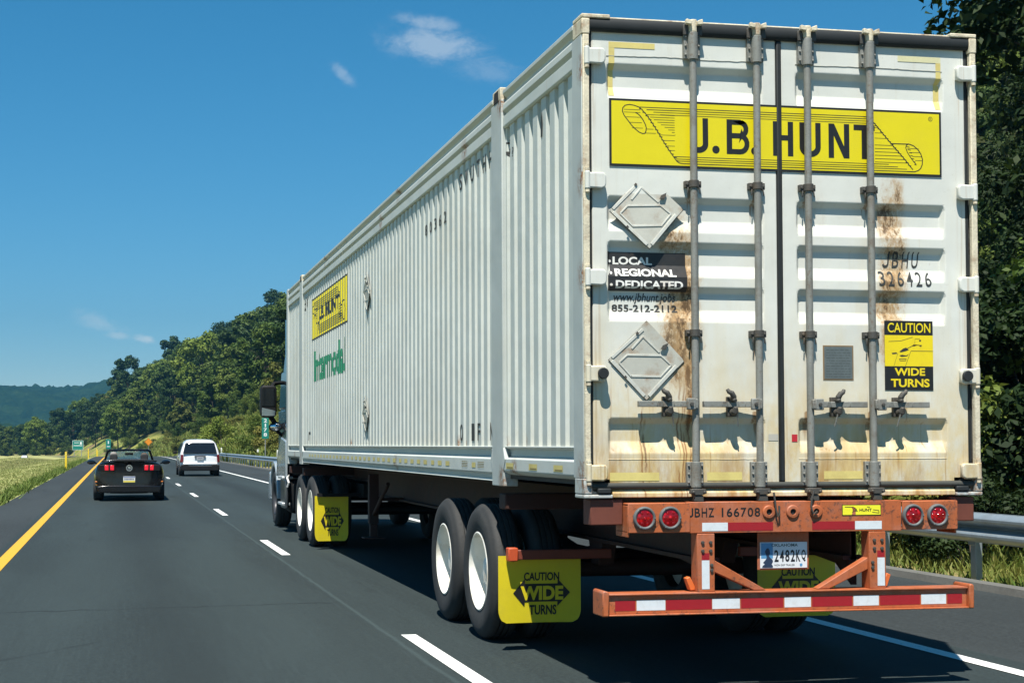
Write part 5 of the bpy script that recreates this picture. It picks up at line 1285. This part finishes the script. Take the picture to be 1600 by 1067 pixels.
for s in (-1, 1):
    MB().hexa([(s*.80, -.03, .66), (s*.925, .02, .66), (s*.94, .22, .66), (s*.80, .10, .66)], [(s*.78, -.022, 1.02), (s*.895, .03, 1.02), (s*.91, .22, 1.02), (s*.78, .10, 1.02)]).build('tail_lamp', TAILD, SV_, bevel=.02, seg=3)
    car_wheel(SV_, s*.955, .98, .375, .255, s, paint('grey_alloy', (.25, .25, .26), .4, metal=.6)); car_wheel(SV_, s*.955, 3.80, .375, .255, s, paint('grey_alloy', (.25, .25, .26), .4, metal=.6))
    for (ya, yb) in ((.62, 1.45), (1.55, 2.35), (2.45, 3.05)):
        top = .13; z1 = 1.58; yb2 = yb if yb < 2.9 else yb-.30
        MB().hexa([(s*.905, ya, 1.09), (s*.905, yb, 1.09), (s*.935, yb, 1.09), (s*.935, ya, 1.09)], [(s*.765, ya+.10*(ya < 1), z1), (s*.765, yb2, z1), (s*.795, yb2, z1), (s*.795, ya+.10*(ya < 1), z1)]).build('side_window', GLS, SV_, bevel=.02)
    MB().tube([(s*.66, .75, 1.72), (s*.66, .8, 1.775), (s*.66, 2.3, 1.785), (s*.66, 2.4, 1.735)], .016, 8).build('roof_rail', BLP, SV_)
    MB().box(*sorted((s*.95, s*1.13)), 2.98, 3.08, 1.03, 1.17).build('door_mirror', BLP, SV_, bevel=.03, seg=3)
    MB().box(*sorted((s*.945, s*.972)), 1.35, 1.52, .93, .965).build('handle', WHC, SV_, bevel=.008)
MB().lathe([(.03, 0), (.04, 0), (.04, .12), (.03, .12)], (.48, -.05, .30), 'y', 14, close=True).build('exhaust_tip', CHR, SV_)
def copy_tree(o, parent=None):
    c_ = o.copy(); COL.objects.link(c_); c_.parent = parent
    for ch in o.children: copy_tree(ch, c_)
    return c_
far = copy_tree(SV_); far['label'] = 'tiny pale car far off in the opposing lanes beyond the median'
far.location = (-20.0+bend(428), 428, float(ground_z(-25+bend(428), 428))+.06); far.rotation_euler = (0, 0, math.pi)
SV_.location = (1.02+bend(62)*.5, 61.6, 0); SV_.rotation_euler = (0, 0, R(.3))
# ---------------------------------------------------------------- guardrail, posts and signs
GALV = paint('galvanised_steel', (.36, .42, .45), .42, metal=.55, var=.16, scale=4, dirt=((.22, .21, .18), .4))
GR = empty('guardrail', (6.3, 0, 0), 'galvanised steel guardrail with flat posts along the right shoulder', 'guardrail')
def gx_(Y): return 6.22+float(bend(Y))
wprof = [(.083, .705), (.083, .695), (.010, .655), (.0, .640), (.0, .618), (.010, .603), (.075, .562), (.083, .550), (.083, .538), (.075, .526), (.010, .485), (.0, .470), (.0, .448), (.010, .433), (.083, .395), (.083, .385)]
ys = list(np.arange(-6, 60, 3.0))+list(np.arange(60, 185, 5.0))
mb = MB(); n = len(wprof)
for y_ in ys:
    g_ = float(grade(y_))
    mb.v += [(gx_(y_)+dx_, y_, zz+.055+g_) for dx_, zz in wprof]
mb.f += [(i*n+k, i*n+k+1, (i+1)*n+k+1, (i+1)*n+k) for i in range(len(ys)-1) for k in range(n-1)]
ro = mb.build('rail', GALV, GR, smooth=28, fix=False); sm_ = ro.modifiers.new('thickness', 'SOLIDIFY'); sm_.thickness = .004
post = MB().box(.105, .185, -.05, .05, -.3, .74).box(.088, .105, -.07, .07, .40, .74)
pme = None
for k in range(97):
    y_ = -3.55+1.93*k
    if pme is None:
        p_ = post.build('post', GALV, None, bevel=.006); p_.parent = GR; pme = p_
    else:
        p_ = pme.copy(); COL.objects.link(p_); p_.parent = GR
    p_.location = (gx_(y_)-6.3, y_, float(grade(y_)))
YPL = paint('yellow_post_plastic', (.74, .52, .02), .5, var=.06, dirt=((.45, .34, .06), .3)); WPL = paint('white_post_plastic', (.72, .73, .71), .5, var=.06)
def delineator(x_, y_, h, mat, label, group):
    z_ = float(ground_z(x_, y_))
    o = empty('delineator_post', (x_, y_, z_), label, 'marker post', group)
    MB().prism([(x_-.06, y_), (x_-.05, y_+.02), (x_+.05, y_+.02), (x_+.06, y_), (x_+.05, y_-.015), (x_-.05, y_-.015)], 'z', z_-.1, z_+h).build('post', mat, o, bevel=.006)
    MB().box(x_-.045, x_+.045, y_-.022, y_-.016, z_+h-.20, z_+h-.04).build('reflector', paint('reflector_'+mat.name, (.75, .60, .10) if mat is YPL else (.8, .8, .8), .25), o)
    return o
for (x_, y_, h, lab) in ((-5.88, 79, 1.12, 'yellow plastic marker post standing in the mown median, the nearest one'), (-6.35, 158, 1.1, 'yellow marker post in the median, second from the camera'), (-6.6, 236, 1.1, 'small yellow marker post in the median near the road crest'), (-6.1, 197, 1.1, 'yellow marker post in the median, third from the camera')):
    delineator(x_, y_, h, YPL, lab, 'yellow marker posts in the median')
for (x_, y_, h, lab) in ((7.0, 85, 1.15, 'white marker post behind the guardrail, nearest to the truck cab'), (7.0, 99, 1.15, 'white marker post behind the guardrail beside the mile marker'), (6.8, 136, 1.2, 'white marker post behind the guardrail to the right of the white car'), (6.6, 205, 1.2, 'white marker post on the verge to the left of the white car')):
    delineator(x_, y_, h, WPL, lab, 'white marker posts behind the guardrail')
SGN = paint('green_sign_sheeting', (.010, .19, .15), .4, var=.04); SWH = paint('sign_white', (.75, .78, .77), .4); ORS = paint('orange_sign_sheeting', (.72, .25, .01), .4, var=.04)
STL = paint('sign_post_steel', (.30, .31, .31), .5, metal=.5, var=.15)
def sgn(name, x_, y_, lab, cat):
    return empty(name, (x_, y_, float(ground_z(x_, y_))), lab, cat)
# mile marker
x_, y_ = 7.35, 97.; o = sgn('mile_marker', x_, y_, 'tall narrow green mile marker with white digits beside the truck mirror', 'road sign'); z_ = o.location.z
MB().box(x_-.03, x_+.03, y_, y_+.05, z_-.2, z_+4.3).build('post', STL, o)
pn = MB().box(x_-.25, x_+.25, y_-.03, y_-.003, 1.90, 3.38).build('panel', SGN, o, bevel=.01)
dg = MB()
for i, ch in enumerate('2178'): dg = merge(dg, text_in(ch, x_-(.12 if ch != '1' else .04), 3.06-.33*i, x_+(.12 if ch != '1' else .05), 3.31-.33*i, .02))
art(dg.mapped(lambda a, b_, c_: (a, y_-.034, b_)), 'digits', SWH, pn)
# green guide sign ahead on the left
x_, y_ = -12.3, 325.; o = sgn('guide_sign', x_, y_, 'wide green guide sign with white lettering on two posts, far ahead on the left', 'road sign'); z_ = o.location.z
for s in (-1, 1): MB().box(x_+s*.8-.07, x_+s*.8+.07, y_, y_+.12, z_-.3, 2.6).build('post', STL, o)
pn = MB().box(x_-1.2, x_+1.2, y_-.06, y_-.003, .30, 2.42).build('panel', SGN, o, bevel=.03)
w_ = MB().strip([(x_-1.14, .36), (x_+1.14, .36), (x_+1.14, 2.36), (x_-1.14, 2.36)], .05, True); w_.rect(x_+.45, 1.55, x_+.85, 2.10); w_.rect(x_-.95, 1.22, x_+.95, 1.36); w_.rect(x_-.8, 1.85, x_+.2, 1.97)
art(w_.mapped(lambda a, b_, c_: (a, y_-.066, b_)), 'lettering', SWH, pn)
# small green sign, orange warning diamond
x_, y_ = -6.3+float(bend(390))*0, 390.; o = sgn('small_guide_sign', x_, y_, 'small upright green sign on one post in front of the dark trees', 'road sign'); z_ = o.location.z
MB().box(x_-.05, x_+.05, y_, y_+.08, z_-.3, 1.9).build('post', STL, o); pn = MB().box(x_-.65, x_+.65, y_-.05, y_-.003, .35, 2.9).build('panel', SGN, o, bevel=.03)
art(merge(MB().rect(x_-.12, 1.7, x_+.15, 2.5), MB().rect(x_-.4, .9, x_+.4, 1.1)).mapped(lambda a, b_, c_: (a, y_-.056, b_)), 'lettering', SWH, pn)
x_, y_ = 3.4, 345.; o = sgn('warning_sign', x_, y_, 'orange diamond warning sign on a post at the foot of the grassy bank', 'road sign'); z_ = o.location.z
MB().box(x_-.05, x_+.05, y_, y_+.08, z_-.3, 2.6).build('post', STL, o)
pn = MB().prism([(x_, 1.18), (x_+.95, 2.13), (x_, 3.08), (x_-.95, 2.13)], 'y', y_-.05, y_-.003).build('panel', ORS, o, bevel=.02)
art(MB().strip([(x_, 1.30), (x_+.83, 2.13), (x_, 2.96), (x_-.83, 2.13)], .05, True).mapped(lambda a, b_, c_: (a, y_-.056, b_)), 'border', BSTK, pn)

# ---------------------------------------------------------------- trees
BARK = paint('tree_bark', (.075, .058, .042), .95, var=.35, scale=5, bump=.6)
NEARL = leafmat('shaded_leaves', (.010, .024, .006), (.020, .042, .009), (.035, .06, .012), vscale=.5)  # leaf colour darkened to put the shade of the near wood into it
FOL = [leafmat('oak_leaves', (.050, .095, .014), (.090, .135, .022), (.13, .165, .03), vscale=.35),
       leafmat('bright_leaves', (.085, .145, .018), (.14, .20, .03), (.18, .22, .045), vscale=.35),
       leafmat('dark_leaves', (.022, .052, .012), (.042, .080, .017), (.065, .10, .022), vscale=.35),
       leafmat('olive_leaves', (.095, .12, .02), (.16, .165, .032), (.20, .17, .045), vscale=.35)]
def crown_mesh(seed, H, Rc, z0, nclump, nleaf, size, shape=1.0, squash=1.0):
    rg = np.random.default_rng(seed); C_ = []; k = 0
    lob = rg.uniform(.65, 1.15, 9); ph = rg.uniform(0, 6.28)
    while len(C_) < nclump and k < 20000:
        k += 1; p = rg.uniform(-1, 1, 3); r = np.linalg.norm(p)
        if r > 1 or r < .35: continue
        a = np.arctan2(p[1], p[0]); q = lob[int((a+np.pi)/6.2832*8.99)]
        lim = q*(1-.35*max(0, p[2])**2*shape)
        if np.hypot(p[0], p[1]) > lim: continue
        C_.append((p[0]*Rc, p[1]*Rc, z0+(H-z0)*(.5+.5*p[2]*squash)))
    C_ = np.array(C_); rc = rg.uniform(.16, .34, len(C_))*Rc
    w = rc**2; idx = rg.choice(len(C_), nleaf, p=w/w.sum())
    d = rg.normal(0, 1, (nleaf, 3)); d /= np.linalg.norm(d, axis=1)[:, None]
    rad = rg.random(nleaf)**.45
    pos = C_[idx]+d*(rc[idx]*rad)[:, None]*np.array([1, 1, .75])
    nrm = d*.7+rg.normal(0, .55, (nleaf, 3))+np.array([0, 0, .55]); nrm /= np.linalg.norm(nrm, axis=1)[:, None]
    t1 = np.cross(nrm, rg.normal(0, 1, (nleaf, 3))); t1 /= np.linalg.norm(t1, axis=1)[:, None]; t2 = np.cross(nrm, t1)
    s = size*rg.uniform(.5, 1.35, nleaf)[:, None]; bendv = nrm*s*.25
    v = np.stack([pos-t1*s, pos-t2*s*.55+bendv, pos+t1*s, pos+t2*s*.55+bendv], 1).reshape(-1, 3)
    return np_mesh('crown', v, np.arange(nleaf*4).reshape(-1, 4)), C_
def tree_proto(name, seed, H, Rc, z0, nclump, nleaf, size, mat, tr=.22, label='', cat='tree', group=None, squash=1.0, shape=1.0):
    me, C_ = crown_mesh(seed, H, Rc, z0, nclump, nleaf, size, shape, squash)
    o = empty(name, (0, 0, 0), label, cat, group)
    rg = random.Random(seed); tk = MB(); top = z0+(H-z0)*.62; bx, by = rg.uniform(-.3, .3), rg.uniform(-.3, .3)
    pts = [(0, 0, -.6), (bx*.2, by*.2, z0*.5), (bx*.6, by*.6, z0), (bx, by, top)]
    tk.tube(pts, [tr*1.25, tr, tr*.8, tr*.25], 9)
    for c_ in C_[::max(1, len(C_)//14)]:
        f = rg.uniform(.35, .95); s0 = Vector(pts[1]).lerp(Vector(pts[3]), f); e = Vector(c_); mid = s0.lerp(e, .5)+Vector((0, 0, .05*H))
        tk.tube([s0, mid, e], [tr*.38, tr*.22, tr*.06], 6)
    tk.build('trunk', BARK, o, smooth=60)
    link('crown', me, mat, o); return o
PROT = []
for i, (H, Rc, z0, nc, mt, sq) in enumerate(((14, 4.6, 3.2, 46, 0, 1), (11, 4.2, 2.2, 40, 1, 1), (16, 4.4, 3.5, 50, 2, 1), (9, 4.0, 1.4, 34, 3, 1), (13, 5.2, 2.6, 52, 2, .95), (12, 3.6, 2.2, 36, 0, 1), (15, 5.0, 3.0, 50, 1, 1))):
    PROT.append(tree_proto('broadleaf_tree', 20+i, H, Rc, z0, nc, 5200, .34, FOL[mt], squash=sq))
LBL = {0: 'mid green broadleaf tree', 1: 'bright green broadleaf tree', 2: 'dark green broadleaf tree', 3: 'low olive green tree'}
PM = [0, 1, 2, 3, 2, 0, 1]
used = set(); PLACED = []
def put_tree(i, x_, y_, s, rz, where, group, sz=1.0):
    o = PROT[i] if i not in used else None
    if o is None: o = copy_tree(PROT[i])
    used.add(i)
    o.location = (x_, y_, float(ground_z(x_, y_))-.1); o.rotation_euler = (0, 0, rz); o.scale = (s, s, s*sz)
    tag(o, LBL[PM[i]]+' '+where, 'tree', group); return o
def scr(x_, y_, z_):
    d = Vector((x_, y_, z_))-CAM; rot = camo.matrix_world.to_3x3(); q_ = rot.transposed() @ d
    return 621.1+2307.2*q_.x/-q_.z, 618.6-2307.2*q_.y/-q_.z
rg = random.Random(11)
def free(x_, y_, dmin, lst):
    return all((x_-a)**2+(y_-b)**2 > dmin*dmin for a, b in lst)
# wooded hillside to the right of the road
spots = []; tries = 0
while len(spots) < 215 and tries < 60000:
    tries += 1; y_ = 115+600*rg.random()**.95; xl = 17+112*rg.random()**1.0
    x_ = xl+float(bend(y_)); sx, sy = scr(x_, y_, float(ground_z(x_, y_)))
    if not 150 < sx < 480: continue
    lim = 20+3*math.sin(y_*.031)
    if xl < lim: continue
    if free(x_, y_, 4.6 if xl < 50 else 6.2, spots): spots.append((x_, y_))
for x_, y_ in spots:
    xl = x_-float(bend(y_)); i = rg.choice((0, 1, 2, 2, 4, 5, 6, 0, 4)) if xl > 30 else rg.choice((1, 3, 0, 5, 2, 4))
    s = (rg.uniform(.85, 1.2) if rg.random() < .72 else rg.uniform(1.3, 1.65))*(1.05 if xl > 26 else .75)
    where = 'in the front row of the hillside wood above the grassy bank' if xl < 30 else ('in the middle of the hillside wood right of the road' if xl < 62 else 'high on the crest of the hillside wood')
    put_tree(i, x_, y_, s, rg.uniform(0, 6.28), where, 'trees of the hillside wood')
spots3 = []; tries = 0
while len(spots3) < 42 and tries < 20000:
    tries += 1; y_ = 24+120*rg.random(); sx = rg.uniform(1495, 1800); th = .1843+math.atan((sx-621)/2307); x_ = CAM.x+(y_+8.4)*math.tan(th)
    if x_ > 24 and free(x_, y_, 5.0, spots3): spots3.append((x_, y_))
for x_, y_ in spots3:
    put_tree(rg.choice((2, 4, 0, 2)), x_, y_, rg.uniform(.40, .66), rg.uniform(0, 6.28), 'in the wood up the bank right of the trailer', 'trees of the bank right of the trailer')
# the part of the same wood that the trailer hides, as one mass
wm, _c = crown_mesh(91, 11, 4.2, 1.0, 40, 1300, .55); cv_ = np.empty(len(wm.vertices)*3, np.float32); wm.vertices.foreach_get('co', cv_); cv_ = cv_.reshape(-1, 3)
W_ = []; tries = 0; wsp = []; rw = random.Random(77)
while len(wsp) < 130 and tries < 20000:
    tries += 1; D_ = rw.uniform(90, 380); th = .1843+math.atan((rw.uniform(500, 1130)-621)/2307); x_, y_ = CAM.x+D_*math.sin(th), D_*math.cos(th)-8.4
    if x_-float(bend(y_)) > 24 and free(x_, y_, 6.5, wsp+spots+spots3): wsp.append((x_, y_))
for x_, y_ in wsp:
    k_ = rw.uniform(.7, 1.0); a_ = rw.uniform(0, 6.28); ca, sa_ = math.cos(a_), math.sin(a_)
    W_.append(np.stack([x_+k_*(cv_[:, 0]*ca-cv_[:, 1]*sa_), y_+k_*(cv_[:, 0]*sa_+cv_[:, 1]*ca), cv_[:, 2]*k_+float(ground_z(x_, y_))-.6], 1))
W_ = np.concatenate(W_); wo_ = link('woodland', np_mesh('woodland', W_, np.arange(len(W_)).reshape(-1, 4)), FOL[0])
tag(wo_, 'unbroken green wood covering the slope right of the road behind the trailer', 'woodland', kind='stuff')
# belt of trees across the end of the road and beyond the opposing lanes
spots2 = []; tries = 0
while len(spots2) < 78 and tries < 40000:
    tries += 1; sx = rg.uniform(-25, 262); y_ = rg.uniform(470, 800) if sx > 60 else rg.uniform(560, 880)
    x_ = CAM.x+(sx-191)/2307*(y_+8.4)
    xl = x_-float(bend(y_))
    if -31 < xl < 12 and y_ < 600: continue
    if xl > 24: continue
    if free(x_, y_, 6.5, spots2+spots): spots2.append((x_, y_))
for x_, y_ in spots2:
    sx = scr(x_, y_, 0)[0]; i = rg.choice((0, 2, 4, 2, 5, 6))
    h_ = .78+.42*max(0, min(1, sx/200))
    put_tree(i, x_, y_, h_*rg.uniform(.9, 1.15), rg.uniform(0, 6.28), 'in the distant belt '+('behind the green guide sign' if sx > 85 else 'beyond the opposing lanes at the left edge'), 'trees of the distant belt')
# shrubs
SHR = []
for i, (H, Rc, mt, nl) in enumerate(((2.2, 1.5, 1, 7000), (1.6, 1.5, 3, 6500), (2.8, 1.7, 0, 8000), (2.4, 1.6, 2, 8000))):
    me, C_ = crown_mesh(70+i, H, Rc, .1, 26, nl, .062, .3); o = empty('shrub', (0, 0, 0))
    tk = MB(); [tk.tube([(0, 0, -.3), tuple(c_*.5), tuple(c_)], [.03, .02, .008], 5) for c_ in C_[::3]]
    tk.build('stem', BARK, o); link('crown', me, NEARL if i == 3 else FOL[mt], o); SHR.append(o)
sused = set()
def put_shrub(i, x_, y_, s, label, group):
    o = SHR[i] if i not in sused else copy_tree(SHR[i]); sused.add(i)
    o.location = (x_, y_, float(ground_z(x_, y_))-.05); o.scale = (s, s, s); o.rotation_euler = (0, 0, rg.uniform(0, 6.28)); tag(o, label, 'shrub', group)
SL = {0: 'bright green shrub', 1: 'yellow-green low shrub', 2: 'tall mid green shrub', 3: 'dark leafy shrub'}
for k in range(24):
    y_ = 1.5+1.3*k+rg.uniform(-.6, .6); i = rg.choice((0, 1, 2, 3)); put_shrub(i, 7.6+rg.uniform(-.2, 1.6)+float(bend(y_)), y_, rg.uniform(.45, .85), SL[i]+' behind the near guardrail to the right of the trailer', 'shrubs behind the near guardrail')
for k in range(46):
    D_ = rg.uniform(17, 46); th = .1843+math.atan((rg.uniform(1490, 1830)-621)/2307); i = rg.choice((3, 3, 3, 2)); x_, y_ = CAM.x+D_*math.tan(th), D_-8.4
    if x_ > 8.4: put_shrub(i, x_, y_, rg.uniform(.8, 1.5), SL[i]+' in the thicket up the near bank under the dark trees', 'thicket on the near bank')
for k in range(34):
    y_ = 95+330*rg.random()**1.2; xl = rg.uniform(8.6, 24); i = rg.choice((0, 1, 1, 2)); x_ = xl+float(bend(y_)); put_shrub(i, x_, y_, rg.uniform(.8, 2.0), SL[i]+' scattered on the dry grassy bank', 'shrubs on the grassy bank')
for k in range(12):
    y_ = 285+9*k; x_ = -34-rg.uniform(0, 6)+float(bend(y_)); put_shrub(2, x_, y_, rg.uniform(1.3, 2.0), 'dark shrub in the hedge beyond the opposing lanes', 'shrubs of the hedge beyond the median')
under = [q_ for q_ in spots if q_[0]-float(bend(q_[1])) < 44]
for x_, y_ in under[:95]:
    i = rg.choice((0, 2, 1)); put_shrub(i, x_-rg.uniform(.5, 3), y_-rg.uniform(1, 3), rg.uniform(1.3, 2.2), SL[i]+' in the undergrowth at the foot of the hillside trees', 'undergrowth of the hillside wood')
for x_, y_ in spots2[:70]:
    put_shrub(2, x_+rg.uniform(-3, 3), y_-rg.uniform(2, 5), rg.uniform(1.6, 2.6), 'tall mid green shrub at the foot of the distant tree belt', 'undergrowth of the distant belt')
# tall trees close by on the right, behind the guardrail
NEAR = []
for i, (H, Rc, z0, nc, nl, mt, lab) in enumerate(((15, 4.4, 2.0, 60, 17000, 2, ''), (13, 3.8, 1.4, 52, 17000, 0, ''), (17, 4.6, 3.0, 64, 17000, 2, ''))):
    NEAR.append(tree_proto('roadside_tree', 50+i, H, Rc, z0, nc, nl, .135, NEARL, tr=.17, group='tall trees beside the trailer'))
NL = ['dark leafy tree close behind the guardrail', 'mid green leafy tree close behind the guardrail', 'tall dark tree on the near bank']
nused = set()
for (x_, y_, i, s, lab) in ((16.6, 15.6, 0, .95, 'dark leafy tree reaching towards the top right corner of the container'), (11.2, 7.6, 1, .66, 'small leafy tree just behind the guardrail at the right edge of the view'),
                            (23.6, 26.6, 2, .92, 'tall dark tree in the second row up the near bank'), (34.0, 41.6, 0, 1.0, 'tall dark tree in the last row up the near bank'),
                            (17.5, 20.5, 1, .55, 'low leafy tree in the second row, its top at mid height of the container'), 
                            (14.8, 8.5, 2, .9, 'dark tree beyond the right edge of the trailer, nearest the camera'), (22.0, 19.0, 1, 1.1, 'mid height tree in the second row at the right edge'), (22.0, 34.0, 1, .5, 'low leafy tree on the near bank behind the trailer tail')):
    o = NEAR[i] if i not in nused else copy_tree(NEAR[i]); nused.add(i)
    o.location = (x_, y_, float(ground_z(x_, y_))-.1); o.scale = (s, s, s); o.rotation_euler = (0, 0, rg.uniform(0, 6.28)); tag(o, lab, 'tree', 'tall trees beside the trailer')
for n_, lab in (('verge_grass', 'fringe of green weeds along the left edge of the pavement'), ('mown_grass', 'pale mown grass of the median'), ('roadside_grass', 'tall dry grass under the guardrail'), ('bank_grass', 'dry and green grass on the bank below the hillside wood')):
    o = bpy.data.objects.get(n_); tag(o, lab, 'grass', kind='stuff')
# ---------------------------------------------------------------- air between here and the far hills
hz = MB().box(-2620, 2620, -75, 3700, -60, 320).build('haze', None, smooth=0)
m = bpy.data.materials.new('haze_air'); m.use_nodes = True; nt_ = m.node_tree; nt_.nodes.clear()
out_ = nt_.nodes.new('ShaderNodeOutputMaterial'); pv = nt_.nodes.new('ShaderNodeVolumePrincipled')
pv.inputs['Color'].default_value = (.08, .28, .48, 1); pv.inputs['Density'].default_value = HAZE; pv.inputs['Anisotropy'].default_value = .0
nt_.links.new(pv.outputs[0], out_.inputs['Volume']); hz.data.materials.append(m)
tag(hz, 'thin blue summer air over the valley', 'haze', kind='stuff')
